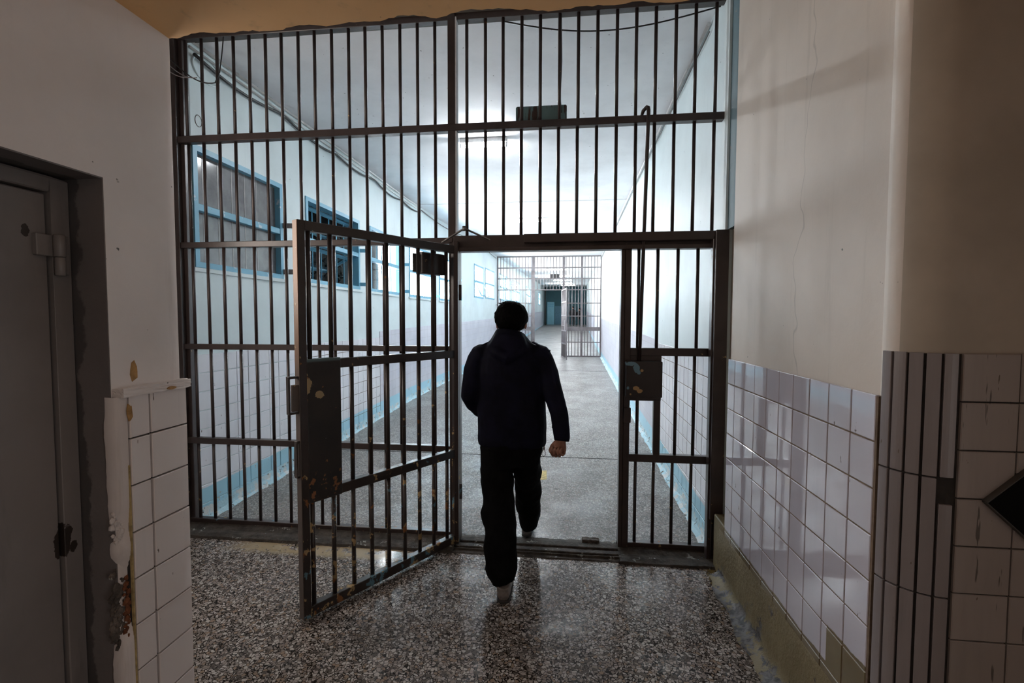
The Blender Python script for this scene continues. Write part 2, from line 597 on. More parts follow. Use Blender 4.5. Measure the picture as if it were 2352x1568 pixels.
m = MB()
ys = [3.2, 8.95, 16.4, 44.6]
for i, (a, b) in enumerate(zip(ys, ys[1:])):
    za, zb = at(CE, a), at(CE, b)
    if i: za -= .012 if i == 1 else 0
    m.hexa([(-3.7, a), (2.6, a), (2.6, b), (-3.7, b)], [za, za, zb, zb], 4.95)
struct(m.build('ceiling', M['white']), 'white painted corridor ceiling beyond the bars')
m = MB().box(-3.6, 1.4, 1.62, 3.2, 3.86, 4.95)
struct(m.build('ceiling_vestibule', M['darkceil']), 'dark ceiling between the passage and the bars')

# ochre ceiling of the passage, with a ragged broken edge
N = 160
bm = bmesh.new()
rows = []
for i in range(N+1):
    x = -1.45 + 2.80*i/N
    k = .012*math.sin(i*.45)*math.sin(i*.13+1) + random.uniform(-.004, .004)
    if 36 < i < 62: k -= .012*math.sin((i-36)/26*math.pi)
    if 58 < i < 74: k -= .03*math.sin((i-58)/16*math.pi)
    rows.append((x, 1.575+k, 2.640))
tops = [bm.verts.new((x, y+.01, 2.80)) for x, y, z in rows]
edge = [bm.verts.new(p) for p in rows]
mid = [bm.verts.new((x, 1.50, 2.640)) for x, y, z in rows]
back = [bm.verts.new((x, -2.6, 2.640)) for x, y, z in rows]
for a, b in ((tops, edge), (edge, mid), (mid, back)):
    for i in range(N):
        bm.faces.new((a[i], a[i+1], b[i+1], b[i]))
me = bpy.data.meshes.new('ceiling_passage')
bm.to_mesh(me)
bm.free()
o = bpy.data.objects.new('ceiling_passage', me)
me.materials.append(M['orange'])
C.objects.link(o)
struct(o, 'ochre painted passage ceiling with a chipped edge above the bars')
sl = MB().box(-1.6, 1.5, -2.6, 1.56, 2.80, 4.95).build('slab', M['plaster'], o)
MB().box(1.35, 3.2, -2.6, 1.56, 2.635, 4.95).build('slab', M['plaster'], o)

# windows of the left wall: (y0, y1, z0, z1)
WIN = []
for k in range(5):
    y0 = 3.36 + 1.73*k if k else 3.50
    if k == 4: y0 -= .02
    WIN.append((y0+(0 if k else -.02), y0+1.15 if k == 0 else y0+1.37, 2.055, 3.02))
for y0, y1 in ((13.25, 14.35), (14.6, 15.9), (16.85, 18.2), (18.5, 19.9), (20.2, 21.6), (21.9, 23.4), (26.8, 29.2), (36.5, 38.2)):
    b = 2.05 + .021*(y0-3.6)
    WIN.append((y0, y1, b, b+.95))
T = .22
m = MB()


def lprism(y0, y1, z0, z1, x_off=0, th=T):
    a, b = at(LW, y0)+x_off, at(LW, y1)+x_off
    m.hexa([(a-th, y0), (a, y0), (b, y1), (b-th, y1)], z0, z1)


prev = 3.44
brk = [8.6, 16.4]
for w in WIN + [(44.4, 44.4, 0, 0)]:
    cuts = [prev] + [b for b in brk if prev < b < w[0]] + [w[0]]
    for a, b in zip(cuts, cuts[1:]): lprism(a, b, -.2, 4.9)
    if w[1] > w[0]:
        lprism(w[0], w[1], -.2, w[2]); lprism(w[0], w[1], w[3], 4.9)
    prev = w[1]
wl = struct(m.build('wall_left', M['cyan']), 'pale cyan corridor wall with the row of windows')

m = MB()
rp = RW + []
for (xa, ya), (xb, yb) in zip(rp, rp[1:]):
    m.hexa([(xa, ya), (xa+.3, ya), (xb+.3, yb), (xb, yb)], -.2, 4.95)
wrf = struct(m.build('wall_corridor_right', M['cyan']), 'pale windowless right wall of the corridor beyond the bars')

m = MB().box(.985, 1.32, 1.625, 3.035, -.2, 3.9)
m.box(1.062, 1.32, 3.03, 3.36, -.2, 3.9)
wr = struct(m.build('wall_right', M['cream']), 'cream wall right of the bars, tiled below')
MB().box(1.030, 1.0625, 3.034, 3.375, 2.24, 3.9).build('paint_strip', M['teal'], wr, 0, 'peeling teal strip beside the bars')
# rounded corner and the wall facing the camera
PX, PY, PR = 1.0004, 1.502, .117
m = MB()
prof = [(PX, 1.64)]
for k in range(13):
    a = math.pi/2*k/12
    prof.append((PX+PR-PR*math.cos(a), PY+PR-PR*math.sin(a)))
prof += [(PX+PR+.02, PY), (3.2, PY), (3.2, 1.64)]
n = len(prof)
vs = [(x, y, -.2) for x, y in prof] + [(x, y, 2.75) for x, y in prof]
for i in range(n):
    m.add([vs[i], vs[(i+1) % n], vs[(i+1) % n+n], vs[i+n]], [(0, 1, 2, 3)], i < 14)
wf = m.build('wall_front_right', plain('olive_grey_plaster', (.41, .36, .295), .6, .1, 3, .1))
bm = bmesh.new(); bm.from_mesh(wf.data)
bmesh.ops.remove_doubles(bm, verts=bm.verts, dist=1e-5)
bm.to_mesh(wf.data); bm.free()
wf.data.materials.append(M['cream'])
for p_ in wf.data.polygons:
    if p_.center.x < PX+.012: p_.material_index = 1
wf = struct(wf, 'dim wall with a rounded tiled corner at the right')
# passage walls
MB_ = MB().hexa([(-3.6, 1.3205), (-1.41, 1.3205), (-1.41, 1.585), (-3.6, 1.585)], -.2, 4.9)
MB_.box(-3.6, -1.41, -2.6, 1.3205, 2.078, 4.9)
MB_.box(-3.6, -1.41, -2.6, .30, -.2, 2.075)
MB_.box(-3.6, -1.80, .30, 1.3205, -.2, 2.078)
wp = struct(MB_.build('wall_passage_left', M['greywall']), 'grey plastered wall holding the steel door, tiled at its end')
struct(MB().box(-3.35, -3.012, 1.585, 3.48, -.2, 4.9).build('wall_alcove', M['greywall']), 'hidden alcove wall left of the bars')
struct(MB().box(-3.6, 3.2, -2.9, -2.6, -.2, 2.75).build('wall_back', M['greywall']), 'wall behind the viewer')
struct(MB().box(3.2, 3.5, -2.6, 1.6, -.2, 2.75).build('wall_far_right', M['greywall']), 'wall at the far right outside the view')
we = MB().box(-2.6, 2.2, 44.2, 44.5, .9, 4.95).build('wall_end', M['endteal'])
struct(we, 'dark teal wall closing the far end of the corridor')
# partition lintel above the bars
struct(MB().box(-3.1, 1.1, 3.36, 3.52, 3.80, 3.95).build('trim_1', M['darkceil']), 'dark rough lintel over the bars')

# --- left end wall of the passage: tiles, ledge, broken plaster
tile_meshes = {}


def tile_mesh(w, h, d, g=.0025):
    """tile lying in YZ plane, face to +X, lower-left corner at the origin"""
    k = (round(w, 4), round(h, 4), d)
    if k not in tile_meshes:
        me = bpy.data.meshes.new('tile')
        e = .0022
        v = [(0, g, g), (0, w-g, g), (0, w-g, h-g), (0, g, h-g), (d-e, g, g), (d-e, w-g, g), (d-e, w-g, h-g), (d-e, g, h-g),
             (d, g+e, g+e), (d, w-g-e, g+e), (d, w-g-e, h-g-e), (d, g+e, h-g-e)]
        f = [(8, 9, 10, 11)]
        for i in range(4):
            j = (i+1) % 4
            f += [(i, j, j+4, i+4), (i+4, j+4, j+8, i+8)]
        me.from_pydata(v, [], f)
        tile_meshes[k] = me
    return tile_meshes[k]


def tile(loc, w, h, d, mat, parent, rot=0, jitter=.0015, g=.0025):
    me = tile_mesh(w, h, d, g)
    if not me.materials: me.materials.append(mat)
    if me.materials[0] != mat:
        k = me.name + mat.name
        if k not in tile_meshes:
            c = me.copy(); c.materials.clear(); c.materials.append(mat); tile_meshes[k] = c
        me = tile_meshes[k]
    o = bpy.data.objects.new('tile', me)
    o.location = loc
    r = random.uniform
    o.rotation_euler = (0, r(-jitter, jitter)*3, rot + r(-jitter, jitter)*3)
    C.objects.link(o)
    par(o, parent)
    return o


P = .153
MB().box(-1.42, -1.392, 1.345, 1.583, 0, 1.40).build('grout_bed', M['darkgrout'], wp)
for r in range(9):
    z = 1.2645 + P - P*(r+1)
    hh = P if r else .143
    for y0, w in ((1.350, .075), (1.428, .153)):
        tile((-1.392, y0, z), w, hh, .012, M['tile_pier'], wp, 0, .003)
# plaster ledge over the tiles and the plaster margin next to the door
bm = bmesh.new()


def lumpy(name, mat, parent, boxdef, cuts, amp, seed, label=None):
    x0, x1, y0, y1, z0, z1 = boxdef
    bm = bmesh.new()
    bmesh.ops.create_cube(bm, size=1)
    for v in bm.verts:
        v.co = Vector((x0+(v.co.x+.5)*(x1-x0), y0+(v.co.y+.5)*(y1-y0), z0+(v.co.z+.5)*(z1-z0)))
    bmesh.ops.subdivide_edges(bm, edges=bm.edges, cuts=cuts, use_grid_fill=True)
    rd = random.Random(seed)
    for v in bm.verts:
        v.co += Vector((rd.uniform(-1, 1)*amp[0], rd.uniform(-1, 1)*amp[1], rd.uniform(-1, 1)*amp[2]))
    me = bpy.data.meshes.new(name)
    bm.to_mesh(me)
    bm.free()
    me.materials.append(mat)
    o = bpy.data.objects.new(name, me)
    C.objects.link(o)
    par(o, parent)
    if label: o['label'] = label
    return o


lumpy('ledge', M['greywall'], wp, (-1.43, -1.368, 1.322, 1.588, 1.400, 1.428), 7, (.002, .001, .003), 3)
bm = bmesh.new()
rr_ = []
NZ = 90
from mathutils import noise as mn
for i in range(NZ+1):
    z = 1.402*i/NZ
    e = .006*mn.noise(Vector((z*9, 0, 3)))+.004*mn.noise(Vector((z*30, 0, 4)))
    hole = max(0, 1-((z-.76)/.16)**2) + .5*max(0, 1-((z-.98)/.07)**2)
    y0_ = 1.3215 + e - .012*(1-hole)
    rr_.append([bm.verts.new((-1.43, y0_+.004, z)), bm.verts.new((-1.396-.03*hole, y0_+.004*hole, z)), bm.verts.new((-1.388-.03*hole+.002*mn.noise(Vector((z*25, 2, 1))), y0_+.014+.012*hole, z)), bm.verts.new((-1.386-.004*hole, 1.349, z))])
for a, b in zip(rr_, rr_[1:]):
    for k in range(3):
        bm.faces.new((a[k], a[k+1], b[k+1], b[k])).smooth = True
me = bpy.data.meshes.new('plaster_edge')
bm.to_mesh(me); bm.free()
me.materials.append(M['plaster'])
o = bpy.data.objects.new('plaster_edge', me)
C.objects.link(o); par(o, wp)
rd = random.Random(12)


def rubble(nm, mt, cy, cz, ry, rz, n, smin, smax, xb, label):
    m = MB()
    for k in range(n):
        a, q_ = rd.uniform(0, 6.28), math.sqrt(rd.random())
        c_ = Vector((xb+rd.uniform(-.006, .004), cy+ry*q_*math.cos(a), cz+rz*q_*math.sin(a)))
        s_ = rd.uniform(smin, smax)
        ico = [Vector((rd.gauss(0, 1), rd.gauss(0, 1), rd.gauss(0, 1))).normalized() for _ in range(1)]
        vs, fs = [], []
        for th in range(4):
            for k2 in range(6):
                ph = math.pi*(th+.5)/4
                v = Vector((math.sin(ph)*math.cos(k2*1.047), math.sin(ph)*math.sin(k2*1.047), math.cos(ph)))*s_*rd.uniform(.65, 1.15)
                v.x *= .55
                vs.append(c_+v)
        for th in range(3):
            for k2 in range(6):
                fs.append((th*6+k2, (th+1)*6+k2, (th+1)*6+(k2+1) % 6, th*6+(k2+1) % 6))
        fs += [tuple(range(6)), tuple(reversed(range(18, 24)))]
        m.add(vs, fs)
    return m.build(nm, mt, wp, 0, label)


rubble('broken_plaster', M['rubble'], 1.318, .73, .022, .13, 70, .006, .017, -1.412, 'crumbling broken plaster edge')
rubble('broken_plaster', M['plaster'], 1.322, .985, .015, .06, 26, .005, .014, -1.406, 'flaked white plaster higher on the edge')
rubble('exposed_brick', M['brick'], 1.338, .74, .010, .12, 30, .006, .013, -1.400, 'bare rusty brick in the broken corner')
MB().box(-1.40, -1.384, 1.3455, 1.3505, 0, 1.18).build('yellow_edge', plain('yellow_edge_paint', (.36, .27, .12), .8, .4, 30), wp, 0, 'thin yellow painted edge beside the tiles')
for (y, z, w, h) in ((1.40, 1.475, .03, .07), (1.352, 1.35, .022, .06), (1.50, 1.408, .04, .015)):
    pts = []
    for k in range(9):
        a = 2*math.pi*k/9
        pts.append((y+w/2*math.cos(a)*random.uniform(.6, 1.1), z+h/2*math.sin(a)*random.uniform(.6, 1.1)))
    xx = -1.4085 if z > 1.43 else (-1.3785 if z < 1.4 else -1.364)
    mm = MB().add([(xx, p, q) for p, q in pts]+[(xx-.004, p, q) for p, q in pts], [tuple(range(9))]+[(i, i+9, (i+1) % 9+9, (i+1) % 9) for i in range(9)])
    mm.build('paint_chip', plain('ochre_chip', (.36, .2, .07), .8, .3, 40), wp, 0, 'ochre spot of chipped paint')

# --- right wall tiles
WT = 1.412
MB().box(.9695, .986, 1.622, 3.034, 0, WT-.006).build('grout_bed', M['grout'], wr)
cols = [3.032, 2.912, 2.762, 2.615, 2.466, 2.325, 2.187, 2.048, 1.905, 1.762, 1.630]
for a, b in zip(cols[1:], cols):
    z = WT
    for r in range(9):
        tile((.978, b, z-P), b-a, P, .011, M['tile_right'], wr, math.pi, .0012, .0026)
        z -= P
# olive base: sloped broken skirting
bm = bmesh.new()
from mathutils import noise as mn
prof = [(.9665, .312), (.9635, .304), (.958, .20), (.950, .11), (.938, .045), (.905, .012), (.862, .002)]
NY = 110
vv = []
for i in range(NY+1):
    y = 1.50 + (3.12-1.50)*i/NY
    row = []
    for j, (x, z) in enumerate(prof):
        a = (0, .001, .003, .006, .012, .012, .02)[j]
        d1_ = mn.noise(Vector((y*5, j*.35, 1)))+.6*mn.noise(Vector((y*16, j*.5, 5)))
        d2_ = mn.noise(Vector((y*7, j*.35, 9)))
        row.append(bm.verts.new((x+a*d1_+(.03*min(1, max(0, (y-1.6)/1.4)) if j > 3 else 0), y, max(.001, z+a*d2_*.6))))
    vv.append(row)
for i in range(NY):
    for j in range(len(prof)-1):
        bm.faces.new((vv[i][j], vv[i][j+1], vv[i+1][j+1], vv[i+1][j])).smooth = True
me = bpy.data.meshes.new('baseboard_right')
bm.to_mesh(me)
bm.free()
t = NT('olive_base_paint')
k = t.noise(8, 6, .7)
zz = t.xyz()['Z']
low = t.math('SUBTRACT', 1.0, t.step(zz, .0, .14))
c = t.mix(t.step(t.noise(3, 5), .3, .7), (.14, .105, .045), (.19, .15, .075))
c = t.mix(t.step(t.math('ADD', k, t.math('MULTIPLY', low, .16)), .62, .67), c, t.mix(t.step(t.noise(20, 4), .4, .6), (.02, .018, .02), (.13, .12, .12)))
t.bump(t.noise(50, 5), .5, .01)
me.materials.append(t.out(c, .6))
o = bpy.data.objects.new('baseboard_right', me)
C.objects.link(o)
struct(o, 'crumbling olive painted skirting under the right wall tiles')
wr.location.x += .0155
o.location.x += .0155
MB().box(.968, 1.05, 3.034, 3.24, 0, .36).build('corner_block', me.materials[0], wr, .006, 'olive painted stub at the foot of the post')

# --- rounded corner: slat tiles; facing wall tiles
S0 = 1.556
m = MB()
R2 = PR+.004
pp = [(PX+PR-R2*math.cos(math.pi/2*k/12), PY+PR-R2*math.sin(math.pi/2*k/12)) for k in range(13)]
for i in range(12):
    (xa, ya), (xb, yb) = pp[i], pp[i+1]
    m.hexa([(xa, ya), (xb, yb), (xb+.01, yb+.01), (xa+.01, ya+.01)], 0, S0-.004)
m.box(PX+PR, 1.9, PY-.004, PY+.004, 0, S0-.004)
m.build('grout_bed', M['darkgrout'], wf)
zs = [S0, 1.19, .835, .47, .10]
for r in range(4):
    for k in range(5):
        if r == 1 and k == 4:
            zt, zb = zs[r]-.075, zs[r+1]
        else:
            zt, zb = zs[r], zs[r+1]
        a0, a1 = math.pi/2*(k+.09)/5, math.pi/2*(k+.91)/5
        ro = PR+.013
        m = MB()
        q = []
        for a in (a0, a0*.75+a1*.25, (a0+a1)/2, a0*.25+a1*.75, a1): q.append((PX+PR-ro*math.cos(a), PY+PR-ro*math.sin(a)))
        for a in (a1, a0): q.append((PX+PR-(PR+.002)*math.cos(a), PY+PR-(PR+.002)*math.sin(a)))
        m.hexa(q, zb+.003, zt-.002)
        m.build('slat_tile', M['slat'], wf, .0015)
TW, TH = .1495, .1405
for r in range(10):
    z = S0 - TH*(r+1)
    for k in range(5):
        tile((PX+PR+.006+TW*k, PY-.004, z), TW, TH, .010, M['tile_column'], wf, -math.pi/2, .003, .002)
# --- corridor tiles
RWz = 1.358
nl = 0
m = MB()
for y in [3.46+P*i for i in range(24)]:
    ang = math.atan2(at(LW, y+P)-at(LW, y), P)
    for r in range(9):
        z = RWz + .022*(y-3.6)*.0 - P*(r+1)
        if z+P < fz(y)+.04: continue
        tile((at(LW, y), y, z), P, P, .009, M['tile_corr'], wl, -ang, .0015, .003)
MB().hexa([(at(LW, 3.45)-.02, 3.45), (at(LW, 3.45)+.0065, 3.45), (at(LW, 7.14)+.0065, 7.14), (at(LW, 7.14)-.02, 7.14)], -.1, RWz-.005).build('grout_bed', M['grout'], wl)
for y in [3.414+P*i for i in range(15)]:
    ang = math.atan2(at(RW, y+P)-at(RW, y), P)
    for r in range(9):
        z = RWz + .02 - P*(r+1)
        tile((at(RW, y+P), y+P, z), P, P, .009, M['tile_corr'], wrf, math.pi-ang, .0015, .003)
MB().hexa([(at(RW, 3.41)-.0065, 3.41), (at(RW, 3.41)+.02, 3.41), (at(RW, 5.72)+.02, 5.72), (at(RW, 5.72)-.0065, 5.72)], -.1, RWz+.015).build('grout_bed', M['grout'], wrf)


def dado(poly, y0, y1, sgn, parent, brk):
    m = MB()
    cs = [y0]+[b for b in brk if y0 < b < y1]+[y1]
    for a, b in zip(cs, cs[1:]):
        xa, xb = at(poly, a), at(poly, b)
        ta, tb = RWz+.025*(a-3.6), RWz+.025*(b-3.6)
        q = [(xa-.01, a), (xa+.01*1, a), (xb+.01, b), (xb-.01, b)]
        m.hexa(q, 0, [ta, ta, tb, tb])
    m.build('tiled_dado', M['fartile'], parent)


dado(LW, 7.14, 44, 1, wl, [8.6, 16.4])
dado(RW, 5.72, 44, -1, wrf, [16.4])
# crumbling white-blue foot of both corridor walls


def foot(poly, sgn, y0, y1, parent, seed, step):
    rd = random.Random(seed)
    bm = bmesh.new()
    rows = []
    y = y0
    while y < y1:
        x = at(poly, y)
        z = fz(y)
        d = rd.uniform(.014, .032)
        h = rd.uniform(.03, .06)
        rows.append([bm.verts.new((x+sgn*.008, y, z+.11)), bm.verts.new((x+sgn*(.014), y, z+h)), bm.verts.new((x+sgn*d, y, z+rd.uniform(.008, .03))), bm.verts.new((x+sgn*(d+.03), y, z-.002))])
        y += step*rd.uniform(.5, 1.5)
    for a, b in zip(rows, rows[1:]):
        for j in range(3):
            f = (a[j], a[j+1], b[j+1], b[j])
            bm.faces.new(f if sgn < 0 else f[::-1])
    me = bpy.data.meshes.new('crumbling_foot')
    bm.to_mesh(me)
    bm.free()
    t = NT('crumbling_blue_foot')
    k = t.noise(9, 6, .7)
    c = t.mix(t.step(k, .52, .56), (.42, .62, .70), (.62, .64, .64))
    c = t.mix(t.step(t.noise(13, 5, .7), .60, .63), c, (.10, .085, .075))
    t.bump(t.noise(40, 5), .6, .01)
    me.materials.append(t.out(c, .7))
    o = bpy.data.objects.new('crumbling_foot', me)
    C.objects.link(o)
    par(o, parent)


foot(LW, 1, 3.47, 16.3, wl, 1, .09)
foot(RW, -1, 3.50, 16.3, wrf, 2, .09)

# ------------------------------------------------------------------ steel door on the left
DX = -1.525
d1 = bpy.data.objects.new('door_1', None)
C.objects.link(d1)
d1.location = (DX, .85, 0)
struct(d1, 'grey steel door in the dark recess at the left')
t = NT('grey_steel_door_paint')
n = t.noise(1.6, 6)
c = t.mix(t.step(n, .35, .7), (.215, .195, .19), (.16, .145, .14))
c = t.mix(t.math('MULTIPLY', t.step(t.noise(3.5, 6, .65, t.scaled(3, 3, .5)), .55, .75), .5), c, (.10, .09, .09))
x_ = t.xyz()


def blob(t, cy, cz, ry, rz, amp=.9, sc_=26, axis='Y'):
    x = t.xyz()
    a = t.math('DIVIDE', t.math('SUBTRACT', x[axis], cy), ry)
    b = t.math('DIVIDE', t.math('SUBTRACT', x['Z'], cz), rz)
    d = t.math('SQRT', t.math('ADD', t.math('MULTIPLY', a, a), t.math('MULTIPLY', b, b)))
    d = t.math('ADD', d, t.math('MULTIPLY', t.math('SUBTRACT', t.noise(sc_, 4, .65), .5), amp*2))
    return t.math('SUBTRACT', 1.0, t.step(d, .97, 1.03))


for cy, cz, ry, rz in ((1.262, .965, .022, .05), (1.285, .94, .012, .02), (1.20, 1.90, .012, .02)):
    c = t.mix(blob(t, cy, cz, ry, rz), c, (.025, .018, .015))
t.bump(t.noise(40, 5), .12, .004)
mdoor = t.out(c, .45)
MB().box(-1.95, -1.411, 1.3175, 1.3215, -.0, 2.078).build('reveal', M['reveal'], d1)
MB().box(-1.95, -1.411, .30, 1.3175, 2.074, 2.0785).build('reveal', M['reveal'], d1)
m = MB().box(-1.75, DX, 1.262, 1.3172, 0, 2.066)
m.box(-1.75, DX, .305, 1.262, 2.022, 2.066)
m.build('door_frame', mdoor, d1, .004)
m = MB().box(-1.70, DX-.010, .31, 1.256, .01, 2.016)
m.build('door_leaf', mdoor, d1, .004)
for z in (1.83, .4):
    h = MB().tube([(DX+.018, 1.268, z-.055), (DX+.018, 1.268, z)], .0135, 12)
    h.box(DX-.011, DX+.006, 1.215, 1.268, z+.002, z+.065)
    h.tube([(DX+.018, 1.268, z+.001), (DX+.018, 1.268, z+.066)], .015, 12)
    h.box(DX-.001, DX+.012, 1.268, 1.30, z-.05, z+.066)
    h.build('hinge', mdoor, d1, .002)
bpy.context.view_layer.update()

# ------------------------------------------------------------------ windows of the corridor
wn = 0
for wi, (y0, y1, z0, z1) in enumerate(WIN):
    wn += 1
    wd = bpy.data.objects.new('window_%d' % wn, None)
    C.objects.link(wd)
    xm = at(LW, (y0+y1)/2)
    wd.location = (xm, (y0+y1)/2, z0)
    lab = {0: 'grey closed window nearest the bars on the left wall', 1: 'open blue window with inner bars, second from the bars',
           2: 'bright window third from the bars on the left wall', 3: 'bright window fourth from the bars on the left wall',
           4: 'bright window fifth from the bars on the left wall', 5: 'bright window with a tilted sash before the far barrier',
           6: 'bright window just before the far barrier'}.get(wi, 'bright window number %d along the left wall beyond the far barrier' % wn)
    struct(wd, lab)
    xo = lambda y, d=0.0: at(LW, y)+d
    big = y0 < 12

    def strip(ya, yb, za, zb, d0, d1, mt, nm, bev=.003):
        q = [(xo(ya, d0), ya), (xo(ya, d1), ya), (xo(yb, d1), yb), (xo(yb, d0), yb)]
        return MB().hexa(q, za, zb).build(nm, mt, wd, bev if big else 0)
    fw_ = .045 if big else .05
    zm = (z0+z1)/2
    m = MB()

    def add(ya, yb, za, zb, d0, d1):
        m.hexa([(xo(ya, d0), ya), (xo(ya, d1), ya), (xo(yb, d1), yb), (xo(yb, d0), yb)], za, zb)
    add(y0, y1, z0, z0+fw_, -.10, .012); add(y0, y1, z1-fw_, z1, -.10, .012)
    add(y0, y0+fw_, z0+fw_, z1-fw_, -.10, .012); add(y1-fw_, y1, z0+fw_, z1-fw_, -.10, .012)
    m.build('window_frame', M['winblue'], wd)
    strip(y0+fw_, y1-fw_, zm-.028, zm+.028, -.09, .008, M['winblue'], 'transom')
    if wi != 1:
        for za, zb in ((z0+fw_, zm-.028), (zm+.028, z1-fw_)):
            strip(y0+fw_, y1-fw_, za, zb, -.05, -.046, M['grey_glass'] if wi == 0 else M['sky_glass'], 'pane', 0)
    if big:
        strip(y0-.04, y1+.04, z0-.035, z0, -.02, .025, M['cyan'], 'window_sill', .003)
        # inner upright bars of the window
        nb = 6
        for k in range(nb):
            y = y0+fw_+(y1-y0-2*fw_)*(k+.7)/(nb+.4)
            if wi == 0:
                strip(y-.006, y+.006, z0+fw_, z1-fw_, -.0465, -.0445, plain('pale_seam', (.27, .25, .24), .3), 'seam', 0)
            else:
                MB().tube([(xo(y, -.14), y, z0), (xo(y, -.14), y, z1)], .009, 6).build('window_bar', M['winblue'], wd)
        for z in (z0+.05, zm+.04):           # stay brackets at the far jamb
            a = Vector((xo(y1, .012), y1-.01, z))
            MB().hexa([(a.x, a.y), (a.x+.11, a.y+.02), (a.x+.10, a.y+.035), (a.x, a.y+.02)], z, z+.05).build('stay_bracket', M['grey_cable'] if wi == 0 else M['winblue'], wd)
    if wi == 1:                               # opened sashes, seen edge on
        for za, zb in ((z0+fw_, zm-.03), (zm+.03, z1-fw_)):
            m = MB()
            ang = math.radians(62)
            yy0, yy1 = y0+fw_, y1-fw_
            H = zb-za
            for (ya, yb, s0, s1) in ((yy0, yy1, 0, .04), (yy0, yy1, H-.04, H), (yy0, yy0+.04, .04, H-.04), (yy1-.04, yy1, .04, H-.04)):
                o_ = Vector((xo(ya, -.12)-s0*math.sin(ang), ya, zb-s0*math.cos(ang)))
                m.obox(o_, (0, 1, 0), (-math.sin(ang), 0, -math.cos(ang)), (math.cos(ang), 0, -math.sin(ang)), yb-ya, s1-s0, .03)
            sash = m.build('open_sash', M['winblue'], wd)
            o_ = Vector((xo(yy0, -.135)-.04*math.sin(ang), yy0+.04, zb-.04*math.cos(ang)))
            pm = MB().obox(o_, (0, 1, 0), (-math.sin(ang), 0, -math.cos(ang)), (math.cos(ang), 0, -math.sin(ang)), yy1-yy0-.08, H-.08, .004)
            pm.build('pane', M['glass'], sash)
    if wi == 5:
        m = MB()
        za, zb = z0+.04, zm-.03
        for ya, yb, s0, s1 in ((y0+.05, y1-.05, 0, .03), (y0+.05, y0+.08, 0, zb-za), (y1-.08, y1-.05, 0, zb-za)):
            pass
        P0, P1 = Vector((xo(y0)+.02, y0+.06, zb)), Vector((xo(y0)+.20, y0+.06, za+.02))
        Q0, Q1 = Vector((xo(y1)+.02, y1-.06, zb)), Vector((xo(y1)+.20, y1-.06, za+.02))
        m.tube([P0, P1], .012, 6); m.tube([Q0, Q1], .012, 6); m.tube([P1, Q1], .012, 6); m.tube([P0, Q0], .012, 6)
        m.build('tilted_sash', M['winblue'], wd)
# portals help the renderer find the daylight
for (y0, y1, z0, z1) in WIN[2:]:
    pl = bpy.data.lights.new('daylight_portal', 'AREA')
    pl.shape = 'RECTANGLE'
    pl.size = z1-z0
    pl.size_y = y1-y0
    pl.cycles.is_portal = True
    po = bpy.data.objects.new('daylight_portal', pl)
    po.location = (at(LW, (y0+y1)/2)-T-.02, (y0+y1)/2, (z0+z1)/2)
    po.rotation_euler = (0, -math.pi/2, 0)
    C.objects.link(po)
# added blocker keeping sky light out of the first two windows
m = MB().box(-3.75, -3.55, 3.1, 7.75, 0, 3.5)
m.box(-3.75, -3.16, 3.1, 7.75, 3.4, 3.5)
m.box(-3.75, -3.16, 2.9, 3.1, 0, 3.5)
m.box(-3.75, -3.16, 7.6, 7.75, 0, 3.4)
struct(m.build('sky_blocker', plain('dark_blocker', (.06, .055, .05), .9, .3, 3)), 'added dark screen keeping sky light out of the second window')
m = MB()
rd = random.Random(5)
for k in range(420):
    c = Vector((rd.uniform(-3.5, -3.3), rd.uniform(5.3, 7.4), rd.gauss(2.25, .28)))
    a = Vector((rd.uniform(-1, 1), rd.uniform(-1, 1), rd.uniform(-1, 1))).normalized()*rd.uniform(.02, .05)
    b = a.cross(Vector((rd.uniform(-1, 1), rd.uniform(-1, 1), .3))).normalized()*.018
    m.add([c-a, c+b, c+a, c-b], [(0, 1, 2, 3)])
setp(m.build('foliage', M['foliage']), 'dark leaves crowding outside the open second window', 'plant', None, 'stuff')

# ------------------------------------------------------------------ barred partition (near)
BY = 3.40
pt = empty('barred_partition', (-.95, BY, 0), 'tall dark brown barred steel partition across the near end of the corridor', 'partition')


def pbox(nm, x0, x1, y0, y1, z0, z1, mt='bar', bev=.003, parent=None, label=None):
    return MB().box(x0, x1, y0, y1, z0, z1).build(nm, M[mt], parent or pt, bev, label)


pbox('rail', -3.0, 1.045, 3.385, 3.44, 3.755, 3.80)
pbox('rail', -3.0, 1.05, 3.37, 3.43, 2.983, 3.032)
pbox('rail', -3.0, -.82, 3.37, 3.43, 2.188, 2.232)
pbox('rail', -3.0, -.84, 3.375, 3.425, 1.408, 1.450)
pbox('rail', -3.0, -.84, 3.375, 3.425, .668, .714)
pbox('rail', -3.0, -.80, 3.38, 3.43, .02, .07)
pbox('post', -3.01, -2.955, 3.36, 3.44, 0, 3.8)
pbox('post', -2.955, -2.925, 3.40, 3.46, 0, 3.8)
pbox('post', -.853, -.80, 3.375, 3.435, 2.20, 3.8)
MB().box(-.798, -.789, 3.375, 3.43, 2.24, 3.77).build('edge_strip', plain('pale_strip', (.5, .5, .52), .5), pt, 0, 'pale strip along the centre post')
pbox('post', -.846, -.80, 3.37, 3.45, 0, 2.2)
pbox('hinge_post', -.80, -.768, 3.31, 3.43, 0, 2.2)
# header over the opening
pbox('header', -.81, .40, 3.365, 3.44, 2.13, 2.243)
pbox('header_lip', -.77, 1.03, 3.335, 3.37, 2.128, 2.158)
pbox('header_cover', -.30, 1.05, 3.30, 3.345, 2.178, 2.236)
pbox('header', .40, 1.03, 3.365, 3.43, 2.13, 2.20)
